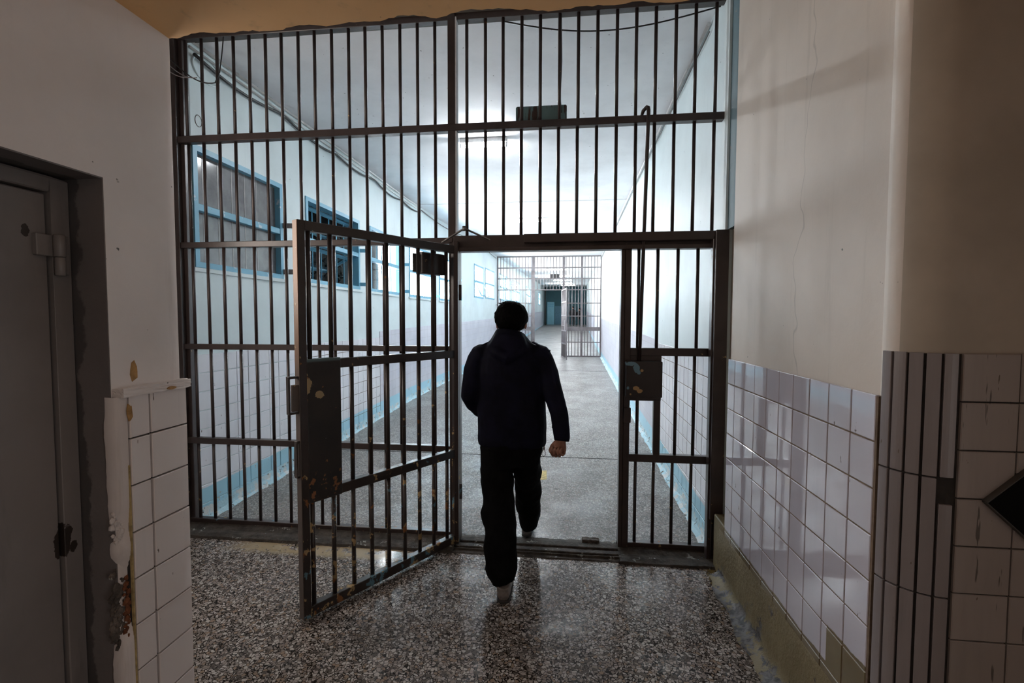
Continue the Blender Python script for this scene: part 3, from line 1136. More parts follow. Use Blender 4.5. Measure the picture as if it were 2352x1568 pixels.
# fixed side panel right of the opening
pbox('jamb', .372, .398, 3.37, 3.46, 0, 2.14)
pbox('stile', .398, .442, 3.372, 3.42, .02, 2.14)
pbox('post', .995, 1.03, 3.33, 3.42, 0, 2.2)
pbox('post', .967, 1.05, 3.27, 3.34, .30, 2.236)
pbox('post', .958, .985, 3.30, 3.36, .0, 2.2)
pbox('post', 1.034, 1.062, 3.38, 3.43, 2.24, 3.8)
pbox('rail', .44, 1.0, 3.375, 3.425, 1.395, 1.450)
pbox('rail', .44, 1.0, 3.375, 3.425, .648, .702)
pbox('rail', .44, 1.0, 3.375, 3.43, -.01, .068)
pbox('backing_plate', .40, .655, 3.38, 3.42, 1.36, 1.40)
pbox('backing_plate', .40, .655, 3.385, 3.42, 1.08, 1.11)
pbox('short_post', .606, .652, 3.38, 3.425, .70, 1.09)
pbox('strike', .398, .447, 3.345, 3.375, .93, 1.035)
lb = pbox('lock_box', .405, .648, 3.305, 3.378, 1.115, 1.362, 'lockbox', .004, None, 'lock box with chipped blue and tan paint')
rodm = MB().tube([(.50, 3.355, 1.362), (.533, 3.335, 3.05), (.531, 3.338, 3.066), (.524, 3.347, 3.074), (.505, 3.375, 3.062), (.495, 3.40, 3.04)], .0125, 10)
rodm.build('bolt_rod', M['bar'], pt, 0, 'long bolt rod with a hooked top')


def bar(x, z0, z1, xt=None, y=3.405, r=.0118, mt='bar', parent=None, n=10):
    a, b = Vector((x, y, z0)), Vector((x if xt is None else xt, y, z1))
    key = ('bar', round(z1-z0, 3), r, n, mt)
    if key not in tile_meshes:
        mm = MB().tube([(0, 0, 0), (0, 0, z1-z0)], r, n)
        me = mm.mesh('bar')
        me.materials.append(M[mt])
        tile_meshes[key] = me
    o = bpy.data.objects.new('bar', tile_meshes[key])
    o.location = a
    C.objects.link(o)
    par(o, parent or pt)
    return o


rd = random.Random(3)
for i in range(16):
    x = -2.895 + .1294*i
    bar(x + rd.uniform(-.004, .004), 3.03, 3.765)
    bar(x+.004 + rd.uniform(-.003, .003), 2.225, 2.99)
    x2 = -2.883 + .1279*i
    if x2 < -.86:
        bar(x2 + rd.uniform(-.003, .003), 1.445, 2.195)
        bar(x2 + rd.uniform(-.003, .003), .705, 1.415)
        bar(x2+.002, .06, .675)
for i in range(14):
    x = -.7185 + .1305*i
    bar(x + rd.uniform(-.003, .003), 3.03, 3.765)
    bar(x + rd.uniform(-.003, .003), 2.225, 2.99)
for x in (.494, .622, .757, .889): bar(x, 1.445, 2.135)
for x in (.497, .757, .880): bar(x, .695, 1.40)
for x in (.490, .615, .743, .871): bar(x, .06, .655)

# gate
H = Vector((-.765, 3.355, 0))
O_ = Vector((-1.395, 2.345, 0))
L = (O_-H).length
U = (O_-H).normalized()
Nv = Vector((-U.y, U.x, 0))
if Nv.x < 0: Nv = -Nv                       # front normal, towards the camera side
g = empty('barred_gate', (H.x, H.y, 0), 'worn brown barred gate leaf standing open towards the viewer', 'gate')
TH_ = .046


def gbox(nm, s0, s1, z0, z1, n0=-TH_, n1=0.0, mt='gate', bev=.003, label=None):
    o_ = H + U*s0 + Nv*n0
    o_.z = z0
    mm = MB()
    u, v = U, Nv
    vs = [o_, o_+U*(s1-s0), o_+U*(s1-s0)+Nv*(n1-n0), o_+Nv*(n1-n0)]
    q = [(p.x, p.y) for p in vs]
    ar = sum(q[i][0]*q[(i+1) % 4][1]-q[(i+1) % 4][0]*q[i][1] for i in range(4))
    if ar < 0: q.reverse()
    mm.hexa(q, z0, z1)
    return mm.build(nm, M[mt], g, bev, label)


gbox('stile', 1.146, 1.188, .018, 2.165)
gbox('stile_cap', 1.188, 1.1915, .02, 2.163, -TH_, 0, 'gate_end', .0008, 'worn outer edge with ochre side light in its colour')
gbox('stile', .0, .042, .02, 2.165)
gbox('rail', .042, 1.146, 2.113, 2.165)
gbox('rail', .042, .955, 1.372, 1.425)
gbox('rail', .042, .955, .652, .708)
gbox('rail', .042, 1.146, .02, .078)
lp = gbox('lock_plate', .952, 1.150, .650, 1.432, -.040, .004, 'lockplate', .003, 'blackened lock plate with rust spots')
for i in range(9):
    s = .110 + .1262*i
    p = H + U*s - Nv*.023
    for z0, z1 in ((1.42, 2.115), (.70, 1.375), (.07, .66)):
        if s > .95 and z0 == .70: continue
        b = bar(p.x, z0, z1, None, p.y, .0128, 'gate', g)
# bolt housings standing off the outer edge
for z0, z1, w in ((1.145, 1.345, .055), (.80, 1.0, .018)):
    hb = MB()
    o_ = H + U*1.19 - Nv*.038
    for (a, b, za, zb) in ((0, w, z1-.012, z1), (0, w, z0, z0+.012), (w-.006, w, z0+.012, z1-.012)):
        oo = o_ + U*a
        oo.z = za
        hb.obox(oo, U, Nv, (0, 0, 1), b-a, .03, zb-za)
    hb.build('bolt_housing', M['gate'], g, .002)
gbox('bolt', 1.185, 1.225, 1.16, 1.30, -.03, -.01, 'gate_end', .002)
# door closer behind the top rail with its arm to the header
gbox('closer_box', .09, .30, 1.955, 2.10, -.12, -.05, 'gate', .006, 'dark box behind the top of the gate')
gbox('closer_tag', .305, .345, 1.965, 2.09, -.10, -.095, 'edge_grey', 0, 'torn grey tag beside the box')
E0 = H + U*.14 - Nv*.03; E0.z = 2.175
E1 = Vector((-.70, 3.22, 2.262))
E2 = Vector((-.545, 3.33, 2.20))
ma = MB()
for a, b in ((E0, E1), (E1, E2)):
    d = (b-a); ln = d.length; d.normalize()
    sd = d.cross(Vector((0, 0, 1))).normalized()
    ma.obox(a-sd*.011, d, sd, d.cross(sd)*-1, ln, .022, .007)
ma.tube([E1-Vector((0, 0, .012)), E1+Vector((0, 0, .018))], .014, 10)
ma.build('closer_arm', M['steel'], g, 0, 'bent steel closer arm')
for z in (.35, 1.78):
    MB().tube([(H.x+.012, H.y-.035, z), (H.x+.012, H.y-.035, z+.11)], .011, 10).build('hinge', M['gate'], g)

# sill
sl = MB()
th = empty('door_sill', (-.9, 3.35, 0), 'worn concrete and steel sill under the bars and the gate opening', 'sill')


def kerb(x0, x1, prof, seed):
    bm = bmesh.new()
    n = int((x1-x0)/.025)
    rows = []
    for i in range(n+1):
        x = x0+(x1-x0)*i/n
        rows.append([bm.verts.new((x, y+.010*mn.noise(Vector((x*7, k, seed)))+.005*mn.noise(Vector((x*28, k, seed+3))),
                                   max(-.01, z+(.007*mn.noise(Vector((x*6, k*.7, seed+7)))+.004*mn.noise(Vector((x*30, k, seed+1))))*(k > 0)))) for k, (y, z) in enumerate(prof)])
    for a, b in zip(rows, rows[1:]):
        for k in range(len(prof)-1):
            bm.faces.new((a[k], b[k], b[k+1], a[k+1]))
    me = bpy.data.meshes.new('kerb')
    bm.to_mesh(me); bm.free()
    me.materials.append(M['sill'])
    o = bpy.data.objects.new('kerb', me)
    C.objects.link(o)
    par(o, th)


kerb(-3.02, -.79, [(3.195, -.01), (3.21, .016), (3.25, .026), (3.31, .020), (3.345, .030), (3.39, .042), (3.44, .040), (3.475, .0)], 1)
kerb(.37, 1.06, [(3.185, -.01), (3.20, .014), (3.25, .022), (3.31, .018), (3.345, .030), (3.40, .040), (3.46, .036), (3.49, .0)], 20)
kerb(-.80, .385, [(3.20, -.01), (3.215, .006), (3.26, .010), (3.32, .008), (3.38, .012), (3.43, .014), (3.50, .004), (3.53, -.004)], 40)
MB().box(-.79, .385, 3.36, 3.43, .0, .024).build('strip', M['sill'], th, .004)
MB().box(-.79, .385, 3.285, 3.335, .0, .020).build('strip', M['sill'], th, .004)
MB().box(-.79, .385, 3.245, 3.25, .0, .022).build('strip', M['sill'], th, .001)
st = lumpy('floor_stop', M['rubble'], None, (.125, .245, 3.43, 3.475, .0, .045), 3, (.004, .004, .004), 21)
setp(st, 'small chipped concrete stop on the gate sill', 'door stop')

# box behind the bars, resting on the upper rail
sb = MB().box(-.374, -.012, 3.445, 3.50, 3.034, 3.162).build('sign_box', M['signbox'], None, .008)
setp(sb, 'rust streaked teal metal box standing on the upper rail behind the bars', 'box')
MB().tube([(-.05, 3.44, 3.10), (-.058, 3.432, 3.20), (-.05, 3.43, 3.45), (-.055, 3.43, 3.76)], .004, 6).build('wire', M['black_rubber'], sb)

# ------------------------------------------------------------------ lights of the corridor
LT = [(-1.02, 5.8, 'fluorescent tube light nearest the bars on the corridor ceiling', .58),
      (-.80, 10.3, 'second fluorescent tube light from the bars on the corridor ceiling', .58)]
for k, (x, y) in enumerate(((-.55, 21.6), (-.35, 26.5), (-.30, 31), (-.2, 35), (.10, 39))):
    LT.append((x, y, ['first', 'second', 'third', 'fourth', 'last'][k] + ' fluorescent tube light seen past the far barrier', 1.2))
for x, y, lab, w in LT:
    zc = at(CE, y)
    t = empty('fluorescent_light', (x, y, zc), lab, 'light', 'corridor tube lights')
    wl_ = w/2
    MB().box(x-wl_, x+wl_, y-.035, y+.035, zc-.055, zc).build('housing', M['white_trunk'], t, .004)
    MB().tube([(x-wl_+.02, y, zc-.085), (x+wl_-.02, y, zc-.085)], .018, 10).build('tube', M['tube'] if y < 12 else M['dimtube'], t)
    for sx in (-1, 1):
        MB().box(x+sx*(wl_-.012)-.01, x+sx*(wl_-.012)+.01, y-.02, y+.02, zc-.11, zc-.05).build('lamp_holder', M['white_trunk'], t)

# cables and trunking
def cable(nm, pts, r, mt, lab, n=6):
    return setp(MB().tube(pts, r, n).build(nm, M[mt]), lab, 'cable')


for k, dz in enumerate((.03, .085)):
    a = [(at(LW, y)+.02, y, 3.835-dz) for y in (3.47, 8.59, 8.61, 8.95)]
    setp(MB().tube(a, .014 if k == 0 else .010, 6).build('conduit', M['white_trunk']), ['upper', 'lower'][k] + ' white conduit along the top of the left corridor wall', 'conduit', None)
pts = []
y = 3.5
while y < 8.9:
    ph = (y-3.5)/1.15
    sag = .05*abs(math.sin(math.pi*ph))
    pts.append((at(LW, y)+.03, y, 3.715-sag+.01*math.sin(y*3)))
    y += .12
cable('cable', pts, .013, 'black_rubber', 'thick black cable sagging along the left wall under the ceiling')
pts = []
y = 9.15
while y < 16.3:
    pts.append((at(LW, y)+.02, y, 3.77-.06*abs(math.sin((y-9.15)*1.1))))
    y += .2
cable('cable', pts, .009, 'grey_cable', 'thin dark cable along the left wall between the ceiling step and far barrier')
pts = [(at(RW, y)-.02, y, at(CE, y)-.03) for y in (3.72, 8, 12, 16.3)]
setp(MB().tube(pts, .016, 6).build('conduit', M['white_trunk']), 'white conduit along the top of the right corridor wall', 'conduit')
pts = [(at(RW, y)-.015, y, at(CE, y)-.085) for y in (3.72, 8, 12, 16.3)]
cable('cable', pts, .005, 'grey_cable', 'thin grey cable under the conduit on the right corridor wall')
pts = []
for k in range(25):
    u = k/24
    pts.append((-.47+1.50*u, 3.50, 3.79 - .12*math.sin(math.pi*u)**1.0*(1-.15*u)))
cable('cable', pts, .005, 'black_rubber', 'thin wire hanging in a long curve at the top of the bars')
for k, (sag, x1, rr) in enumerate(((.22, -2.62, .0045), (.14, -2.74, .0035), (.10, -2.78, .0035))):
    pts = []
    for i in range(15):
        u = i/14
        pts.append((-3.0+(x1+3.0)*u, 3.335+.02*u-.03*k, 3.62-.05*k - sag*math.sin(u*math.pi*.55)))
    if k == 0:
        pts += [(-2.585, 3.36, 3.48), (-2.565, 3.36, 3.60), (-2.555, 3.37, 3.74)]
    cable('cable', pts, rr, 'black_rubber' if k == 0 else 'grey_cable', ['loose looping cable in the upper left corner of the bars', 'middle grey wire of the upper left corner of the bars', 'shortest grey wire of the upper left corner of the bars'][k])
# round patch / old pipe hole on the left wall near the ceiling
pc = MB()
x0 = at(LW, 3.62)+.004
ring = [(x0, 3.66+.15*math.cos(a), 3.66+.10*math.sin(a)) for a in [2*math.pi*k/20 for k in range(20)]]
pc.tube(ring + ring[:1], .008, 6, False)
pc.build('patch_ring', M['cyan'], wl)
ring = [(at(LW, 3.56)+.002, 3.56+.035*math.cos(a), 3.22+.045*math.sin(a)) for a in [2*math.pi*k/16 for k in range(17)]]
MB().tube(ring, .0025, 5, False).build('pencil_ring', M['grey_cable'], wl)

# ------------------------------------------------------------------ far barrier
FY = 16.4
FZ = fz(FY)
fb = empty('barred_partition', (-.6, FY, FZ), 'distant grey barred steel barrier halfway down the bright corridor', 'partition')
fx0, fx1 = -2.395, 1.135
OX0, OX1 = -1.10, -.17


def fbox(nm, x0, x1, z0, z1, d=.03):
    return MB().box(x0, x1, FY-d, FY+d, z0, z1).build(nm, M['greybar'], fb)


for z in (3.78, 3.40, 3.03): fbox('rail', fx0, fx1, z-.018, z+.018, .02)
fbox('rail', fx0, fx1, 2.63, 2.665, .025)
for z in (2.19, 1.75, .86):
    fbox('rail', fx0, OX0, z-.016, z+.016, .02); fbox('rail', OX1, fx1, z-.016, z+.016, .02)
for xa, xb in ((fx0, OX0), (OX1, fx1)):
    fbox('kick_plate', xa, xb, 1.25, 1.38, .012)
    fbox('rail', xa, xb, FZ, FZ+.04, .025)
for x, w in ((fx0, .025), (OX0-.05, .05), (OX1+.06, .035), (.50, .035), (fx1, .02)):
    fbox('post', x-w, x+w, FZ, 3.8, .035)
i = 0
x = fx0+.107
while x < fx1-.05:
    lo = FZ if not (OX0 < x < OX1) else 2.64
    bar(x, lo, 3.78, None, FY, .011, 'greybar', fb, 6)
    x += .107
fg = empty('barred_gate', (OX1, FY, FZ), 'distant grey barred gate leaf standing open on the far barrier', 'gate')
Hf = Vector((OX1, FY-.03, 0))
Uf = Vector((.16, -1.05, 0)).normalized()
Nf = Vector((-Uf.y, Uf.x, 0))


def fgbox(nm, s0, s1, z0, z1, d=.02):
    o_ = Hf+Uf*s0-Nf*d
    o_.z = z0
    return MB().obox(o_, Uf, Nf, (0, 0, 1), s1-s0, 2*d, z1-z0).build(nm, M['greybar'], fg)


for s in (0, 1.06): fgbox('stile', s, s+.05, FZ-.02, 2.65)
for z in (FZ, .82, 1.25, 1.42, 1.75, 2.19, 2.60): fgbox('rail', .05, 1.06, z, z+.035)
for k in range(8):
    p = Hf+Uf*(.13+.12*k)
    bar(p.x, FZ, 2.62, None, p.y, .011, 'greybar', fg, 6)
fgbox('lock_box', .88, 1.06, 1.30, 1.62, .04)
sb2 = MB().box(-.62, -.28, 17.2, 17.25, 3.10, 3.26).build('sign_box', M['edge_grey'], None, .005)
setp(sb2, 'small grey box hung beyond the far barrier', 'box')
MB().tube([(-.45, 17.22, 3.26), (-.45, 17.22, at(CE, 17.22))], .006, 6).build('hanger', M['greybar'], sb2)

# far end
d2 = bpy.data.objects.new('door_2', None)
C.objects.link(d2)
d2.location = (-1.45, 44.1, fz(44.1))
struct(d2, 'pale blue door at the far end of the corridor')
MB().box(-1.80, -1.15, 44.10, 44.16, fz(44), 3.22).build('door_leaf', M['bluedoor'], d2, .01)
for i in range(3):
    for j in range(2):
        MB().box(-1.72+.18*i, -1.59+.18*i, 44.085, 44.11, 2.75+.18*j, 2.88+.18*j).build('vent_panel', M['winblue'], d2)
struct(MB().box(-1.1, .1, 44.12, 44.2, fz(44), 2.85).build('trim_2', plain('dull_blue_dado', (.08, .2, .27), .5)), 'dull blue dado on the end wall beside the blue door')
m = MB()
m.tube([(-1.95, 43.4, fz(43.4)), (-1.95, 43.4, 4.5)], .05, 8)
setp(m.build('pipe', M['edge_grey']), 'dark pipe beside the blue door at the far end', 'pipe')

# black board at the right edge
dm = MB()
cx, cz, hd = 1.465, 1.132, .275
yb = PY-.035
q = [(cx-hd, cz), (cx, cz-hd*.92), (cx+hd, cz), (cx, cz+hd*.92)]
dm.add([(x, yb, z) for x, z in q]+[(x, yb+.012, z) for x, z in q], [(0, 1, 2, 3), (7, 6, 5, 4)]+[(i, i+4, (i+1) % 4+4, (i+1) % 4) for i in range(4)])
bd = dm.build('diamond_board', M['black'])
setp(bd, 'black diamond shaped board on the tiled wall at the right edge', 'board')
em = MB()
e = .003
for i in range(4):
    a, b = Vector((q[i][0], 0, q[i][1])), Vector((q[(i+1) % 4][0], 0, q[(i+1) % 4][1]))
    d = (b-a).normalized(); nn = Vector((d.z, 0, -d.x))
    em.obox((a.x, yb+.002, a.z), d, (0, 1, 0), nn, (b-a).length, .024, e)
em.build('rim', M['edge_grey'], bd)

# ------------------------------------------------------------------ the person walking through the gate
def loft(mb, rings, n=20):
    """rings: (x, y, z, rx, ry) elliptical sections stacked along a limb"""
    R = [Vector(r[:3]) for r in rings]
    vs, fs = [], []
    for i, r in enumerate(rings):
        d = (R[min(i+1, len(R)-1)]-R[max(i-1, 0)]).normalized()
        a = Vector((1, 0, 0)); a = (a-d*a.dot(d)).normalized()
        b = d.cross(a)
        for k in range(n):
            t = 2*math.pi*k/n
            vs.append(R[i]+a*math.cos(t)*r[3]+b*math.sin(t)*r[4])
    for i in range(len(R)-1):
        for k in range(n):
            fs.append((i*n+k, i*n+(k+1) % n, (i+1)*n+(k+1) % n, (i+1)*n+k))
    fs += [tuple(reversed(range(n))), tuple(range((len(R)-1)*n, len(R)*n))]
    mb.add(vs, fs, True)


def ball(mb, c, r, seg=16, rings=12, rot=None):
    vs, fs = [], []
    for i in range(rings+1):
        ph = math.pi*i/rings
        for k in range(seg):
            t = 2*math.pi*k/seg
            v = Vector((r[0]*math.sin(ph)*math.cos(t), r[1]*math.sin(ph)*math.sin(t), r[2]*math.cos(ph)))
            if rot: v = rot @ v
            vs.append(v+Vector(c))
    for i in range(rings):
        for k in range(seg):
            fs.append((i*seg+k, (i+1)*seg+k, (i+1)*seg+(k+1) % seg, i*seg+(k+1) % seg))
    mb.add(vs, fs, True)


def grow(mb, name, mat, parent, voxel, smooth=4, wrinkle=0, wscale=14, seed=0, keep=None):
    """fuse overlapping closed shells into one continuous surface"""
    me = mb.mesh(name+'_shells')
    bm = bmesh.new(); bm.from_mesh(me)
    bmesh.ops.remove_doubles(bm, verts=bm.verts, dist=1e-5)
    bmesh.ops.recalc_face_normals(bm, faces=bm.faces)
    bm.to_mesh(me); bm.free()
    o = bpy.data.objects.new(name+'_tmp', me)
    C.objects.link(o)
    r = o.modifiers.new('r', 'REMESH'); r.mode = 'VOXEL'; r.voxel_size = voxel; r.use_smooth_shade = True
    sm = o.modifiers.new('s', 'SMOOTH'); sm.factor = .5; sm.iterations = smooth
    if wrinkle:
        tx = bpy.data.textures.new(name+'_folds', 'CLOUDS'); tx.noise_scale = 1/wscale; tx.noise_depth = 2
        d = o.modifiers.new('d', 'DISPLACE'); d.texture = tx; d.strength = wrinkle; d.mid_level = .5; d.texture_coords = 'LOCAL'
    dg = bpy.context.evaluated_depsgraph_get()
    m2 = bpy.data.meshes.new_from_object(o.evaluated_get(dg))
    m2.name = name
    bpy.data.objects.remove(o)
    m2.materials.clear(); m2.materials.append(mat)
    m2.polygons.foreach_set('use_smooth', [True]*len(m2.polygons))
    ob = bpy.data.objects.new(name, m2)
    C.objects.link(ob)
    par(ob, parent)
    return ob


LLEG = [(-.452, 3.05, .82, .112, .125), (-.446, 3.03, .659, .106, .115), (-.436, 2.99, .53, .104, .105), (-.424, 2.955, .47, .098, .095), (-.426, 2.94, .432, .108, .10),
        (-.410, 2.90, .37, .104, .097), (-.398, 2.87, .324, .100, .097), (-.386, 2.80, .227, .102, .10), (-.379, 2.765, .155, .102, .105), (-.368, 2.75, .118, .082, .10), (-.360, 2.745, .085, .068, .095)]
RLEG = [(-.262, 3.08, .82, .105, .125), (-.254, 3.12, .66, .090, .11), (-.260, 3.19, .545, .089, .10), (-.262, 3.255, .44, .090, .098), (-.262, 3.32, .32, .088, .092),
        (-.262, 3.385, .23, .082, .088), (-.268, 3.425, .165, .072, .085), (-.279, 3.45, .132, .056, .070)]
# body: one continuous skin
b = MB()
loft(b, [(-.36, 3.06, .80, .15, .10), (-.36, 3.07, .95, .15, .10), (-.365, 3.08, 1.15, .165, .11), (-.37, 3.09, 1.35, .19, .11), (-.371, 3.09, 1.44, .16, .09), (-.37, 3.09, 1.50, .07, .065)])
loft(b, [(-.370, 3.09, 1.46, .065, .062), (-.366, 3.105, 1.545, .058, .060), (-.364, 3.12, 1.60, .056, .062)])
HC = Vector((-.364, 3.125, 1.645))
ball(b, HC, (.079, .098, .108), 24, 18)
ball(b, HC+Vector((0, .035, -.055)), (.060, .068, .062), 20, 14)          # jaw
ball(b, HC+Vector((0, .103, -.022)), (.014, .022, .026), 10, 8)           # nose
ball(b, HC+Vector((0, .098, -.064)), (.026, .010, .006), 10, 6)           # lips
ball(b, HC+Vector((0, .096, -.076)), (.022, .010, .006), 10, 6)
for sx in (-1, 1):
    ball(b, HC+Vector((sx*.092, .0, -.030)), (.012, .022, .033), 12, 8)   # ear
    ball(b, HC+Vector((sx*.032, .088, .012)), (.014, .012, .010), 10, 8)  # brow and lid
for rr, f in ((LLEG, .62), (RLEG, .62)):
    loft(b, [(x, y, z, rx*f, ry*f) for x, y, z, rx, ry in rr])
loft(b, [(-.360, 2.75, .09, .038, .05), (-.358, 2.74, .05, .036, .06), (-.365, 2.85, .035, .040, .03), (-.372, 2.93, .03, .042, .022)])
loft(b, [(-.285, 3.49, .10, .035, .045), (-.286, 3.54, .06, .036, .045), (-.285, 3.66, .055, .038, .03), (-.283, 3.74, .06, .038, .02)])
RARM = [(-.190, 3.08, 1.425, .075, .085), (-.150, 3.075, 1.375, .072, .080), (-.118, 3.05, 1.293, .068, .074), (-.092, 3.02, 1.193, .065, .068), (-.062, 2.995, 1.115, .061, .062),
        (-.040, 2.98, 1.045, .056, .058), (-.030, 2.97, .96, .053, .053), (-.026, 2.965, .905, .050, .050), (-.027, 2.96, .886, .047, .047)]
LARM = [(-.550, 3.08, 1.425, .075, .085), (-.585, 3.075, 1.37, .071, .08), (-.602, 3.06, 1.31, .070, .074), (-.617, 3.05, 1.213, .067, .068), (-.625, 3.065, 1.145, .064, .064),
        (-.612, 3.11, 1.085, .060, .060), (-.585, 3.19, 1.03, .057, .057), (-.548, 3.27, .985, .053, .053), (-.520, 3.315, .965, .049, .049)]
for rr in (RARM, LARM):
    loft(b, [(x, y, z, rx*.6, ry*.6) for x, y, z, rx, ry in rr])


def fist(c, ax, ay, az, s=1.0):
    """half-closed hand: ax across the knuckles towards the thumb, ay palm to back, az wrist towards the fingers"""
    c = Vector(c)
    q = lambda x, y, z: c + ax*x*s + ay*y*s + az*z*s
    loft(b, [tuple(q(0, 0, -.045))+(.028, .026), tuple(q(0, 0, -.015))+(.034, .024), tuple(q(0, .002, .02))+(.040, .020), tuple(q(0, .006, .045))+(.040, .017)])
    for k, (x, l1, l2, l3, r) in enumerate(((.035, .040, .027, .020, .0094), (.012, .045, .031, .022, .0096), (-.012, .041, .028, .021, .0092), (-.034, .032, .021, .018, .0082))):
        p0 = q(x*.9, .010, .036)
        p1 = q(x*1.02, .006, .040+l1*.62)
        p2 = q(x*1.05, -.016, .042+l1*.80)
        p3 = q(x*1.04, -.036, .040+l1*.42)
        p4 = q(x*1.0, -.041, .036-l1*.12)
        p5 = q(x*.96, -.032, .030-l1*.40)
        b.tube([p0, p1, p2, p3, p4, p5], [r*1.05, r*1.1, r*1.02, r, r*.95, r*.75], 8)
    b.tube([q(.030, -.004, -.014), q(.050, -.016, .010), q(.050, -.036, .036), q(.034, -.054, .046)], [.014, .0120, .0108, .008], 8)


# right hand hangs with its palm turned back to the viewer's left, the left one is held in front of the body
fist((-.035, 2.958, .868), Vector((-.86, .50, -.1)).normalized(), Vector((.50, .86, 0)).normalized(), Vector((-.10, .0, -1)).normalized(), .98)
fist((-.495, 3.345, .955), Vector((0, .3, .95)).normalized(), Vector((-.6, .7, -.25)).normalized(), Vector((.75, .62, -.2)).normalized(), .95)
person = grow(b, 'person', M['skin'], None, .0038, 1)
setp(person, 'man in a dark navy hooded jacket and black trousers walking away through the open gate', 'person')
# jacket
j = MB()
loft(j, [(-.352, 3.08, .822, .222, .150), (-.352, 3.08, .85, .228, .155), (-.354, 3.08, .974, .229, .158), (-.358, 3.08, 1.084, .227, .155), (-.368, 3.085, 1.185, .223, .152), (-.371, 3.09, 1.30, .225, .150),
         (-.371, 3.09, 1.39, .222, .140), (-.371, 3.09, 1.44, .205, .125), (-.372, 3.09, 1.475, .165, .110), (-.372, 3.095, 1.51, .128, .100), (-.371, 3.10, 1.545, .106, .092), (-.368, 3.105, 1.568, .095, .088)], 32)
loft(j, RARM, 18)
loft(j, LARM, 18)
ball(j, (-.556, 3.08, 1.435), (.060, .075, .052), 16, 12)
ball(j, (-.182, 3.08, 1.432), (.060, .075, .050), 16, 12)
# folded hood lying on the shoulders
hood = [(-.50, 3.07, 1.475), (-.475, 3.01, 1.46), (-.43, 2.965, 1.43), (-.37, 2.945, 1.405), (-.31, 2.965, 1.43), (-.265, 3.01, 1.455), (-.24, 3.07, 1.47)]
j.tube(hood, [.028, .032, .036, .04, .036, .032, .028], 12)
loft(j, [(-.37, 2.99, 1.38, .09, .03), (-.37, 2.995, 1.46, .125, .04), (-.37, 3.03, 1.52, .108, .05), (-.37, 3.06, 1.552, .092, .042)], 20)
jk = grow(j, 'jacket', M['jacket'], person, .009, 4, .014, 7)
for (x, y, z, rz, rx_) in ((-.532, 3.07, 1.484, .10, .42), (-.155, 3.07, 1.466, -.10, -.50)):
    ep = MB().box(-.075, .055, -.024, .024, -.004, .006)
    e_ = bpy.data.objects.new('epaulette', ep.mesh('epaulette', .003))
    e_.data.materials.append(M['jacket'])
    C.objects.link(e_)
    e_.location = (x, y, z)
    e_.rotation_euler = (0, rx_ if x > -.3 else -.42, rz)
    e_.parent = jk
    if x > -.3: e_.rotation_euler = (0, .48, rz)
MB().box(-.088, -.066, 2.955, 2.985, .965, .99).build('cuff_tab', M['jacket'], jk, .003)
cd = MB().tube([(-.142, 3.05, .85), (-.141, 3.04, .815), (-.152, 3.038, .79), (-.154, 3.036, .775), (-.143, 3.034, .765), (-.131, 3.036, .773), (-.132, 3.038, .79), (-.139, 3.04, .815)], .0022, 6)
cd.tube([(-.141, 3.04, .83), (-.141, 3.04, .808)], .006, 8)
cd.build('drawcord', M['grey_cable'], jk, 0, 'grey loop of drawcord at the hem')
# trousers
tr = MB()
loft(tr, [(-.355, 3.07, .90, .17, .10), (-.356, 3.06, .84, .205, .125), (-.360, 3.06, .78, .205, .13), (-.360, 3.06, .70, .19, .12)], 28)
loft(tr, LLEG, 20)
loft(tr, RLEG, 20)
tk = grow(tr, 'trousers', M['trouser'], person, .009, 2, .034, 8)
# hair
hb = MB()
ball(hb, HC+Vector((0, -.012, .016)), (.112, .115, .106), 28, 20)
loft(hb, [(HC.x, HC.y-.045, HC.z+.02, .100, .064), (HC.x, HC.y-.048, HC.z-.025, .090, .056), (HC.x, HC.y-.046, HC.z-.042, .074, .045)], 20)
hr = grow(hb, 'hair', M['hair'], person, .006, 2, .012, 40)
rd = random.Random(9)
tuft = MB()
for k in range(150):
    a = rd.uniform(0, 2*math.pi); rr = rd.uniform(0, .085)
    p = HC+Vector((rr*math.cos(a)-.015, rr*math.sin(a)-.01, .108+.012-rr*rr*4.2))
    d = Vector((rd.gauss(0, .5), rd.gauss(0, .4), rd.uniform(.2, .5)))*.015
    tuft.tube([p-d*.5, p+d*.5, p+d*.9+Vector((rd.gauss(0, .006), 0, -.004))], [.0016, .0014, .0005], 4)
tuft.build('hair_tuft', M['hair'], hr)
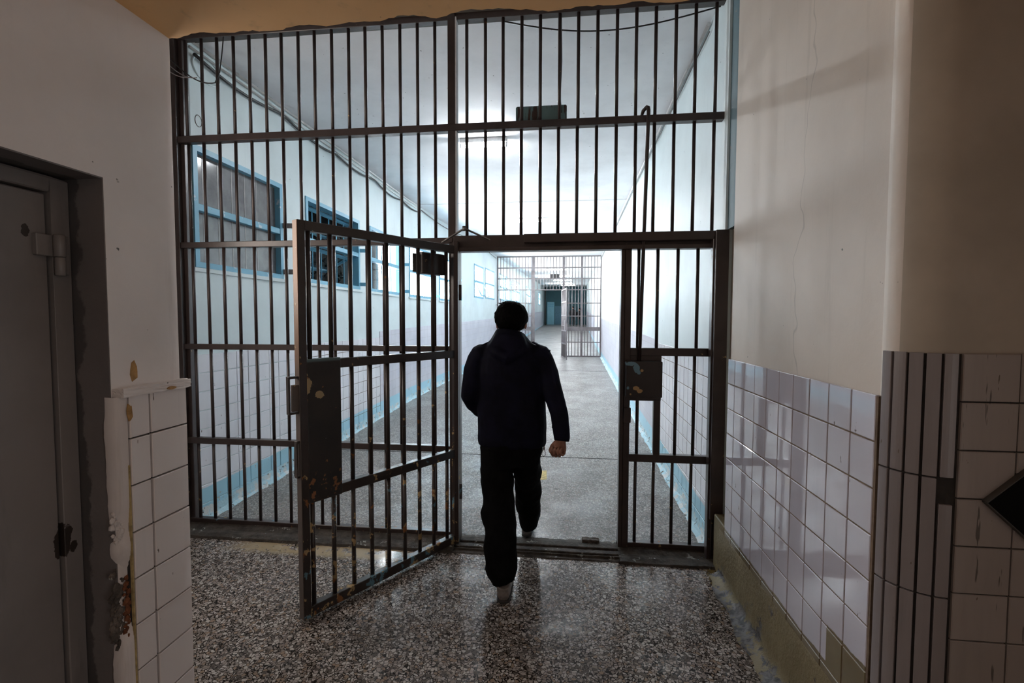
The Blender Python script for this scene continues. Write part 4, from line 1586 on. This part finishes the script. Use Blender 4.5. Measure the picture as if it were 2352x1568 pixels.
# shoes
def shoe(x, y, z, pitch, yaw):
    s = MB()
    loft(s, [(0, -.055, .045, .001, .001), (0, -.05, .048, .034, .042), (0, -.01, .052, .041, .052), (0, .06, .045, .042, .045), (0, .13, .032, .047, .032), (0, .20, .026, .046, .026), (0, .235, .022, .03, .018), (0, .245, .02, .001, .001)], 16)
    loft(s, [(0, -.012, .05, .040, .045), (0, -.018, .095, .042, .048)], 16)
    o = grow(s, 'shoe', M['shoe'], person, .006, 3)
    s2 = MB()
    pr_ = [(-.036, -.045), (0, -.062), (.036, -.045), (.043, .02), (.046, .12), (.044, .19), (.024, .24), (-.024, .24), (-.044, .19), (-.046, .12), (-.043, .02)]
    s2.hexa(pr_, 0, .016)
    so = s2.build('sole', M['sole'], o, .003)
    o.location = (x, y, z)
    o.rotation_euler = (pitch, 0, yaw)
    return o


shoe(-.357, 2.712, 0.0, 0, .04)
shoe(-.287, 3.53, .026, .16, -.03)

# two people standing far off behind the last bars
def far_person(x, y, h, label, lean):
    s = MB()
    z = fz(y)
    k = h/1.72
    for sx in (-1, 1):
        loft(s, [(x+sx*.09, y, z+.02, .05, .09), (x+sx*.09, y, z+.10*k, .055, .06), (x+sx*.09, y, z+.48*k, .065, .07), (x+sx*.09, y, z+.88*k, .09, .095)], 12)
        loft(s, [(x+sx*.20, y, z+1.40*k, .06, .07), (x+sx*.25, y, z+1.12*k, .05, .05), (x+sx*(.20+lean), y-.10, z+.90*k, .04, .04), (x+sx*(.17+lean), y-.18, z+.88*k, .035, .03)], 12)
    loft(s, [(x, y, z+.82*k, .17, .11), (x, y, z+1.05*k, .16, .11), (x, y, z+1.35*k, .21, .12), (x, y, z+1.45*k, .15, .09), (x, y, z+1.50*k, .06, .06)], 16)
    loft(s, [(x, y, z+1.45*k, .055, .055), (x, y-.01, z+1.55*k, .05, .055)], 12)
    o = grow(s, 'person', M['dark_cloth'], None, .02, 3)
    setp(o, label, 'person')
    hd = MB()
    ball(hd, (x, y-.02, z+1.61*k), (.075, .09, .11))
    h_ = grow(hd, 'head', M['skin'], o, .012, 2)
    hh = MB()
    ball(hh, (x, y-.012, z+1.655*k), (.095, .105, .09))
    grow(hh, 'hair', M['hair'], o, .012, 2)
    return o


far_person(.50, 40.5, 1.66, 'dark clothed person far down the corridor behind the far barrier, the taller of two', .0)
far_person(1.06, 40.8, 1.50, 'shorter dark clothed person far down the corridor behind the far barrier', .03)
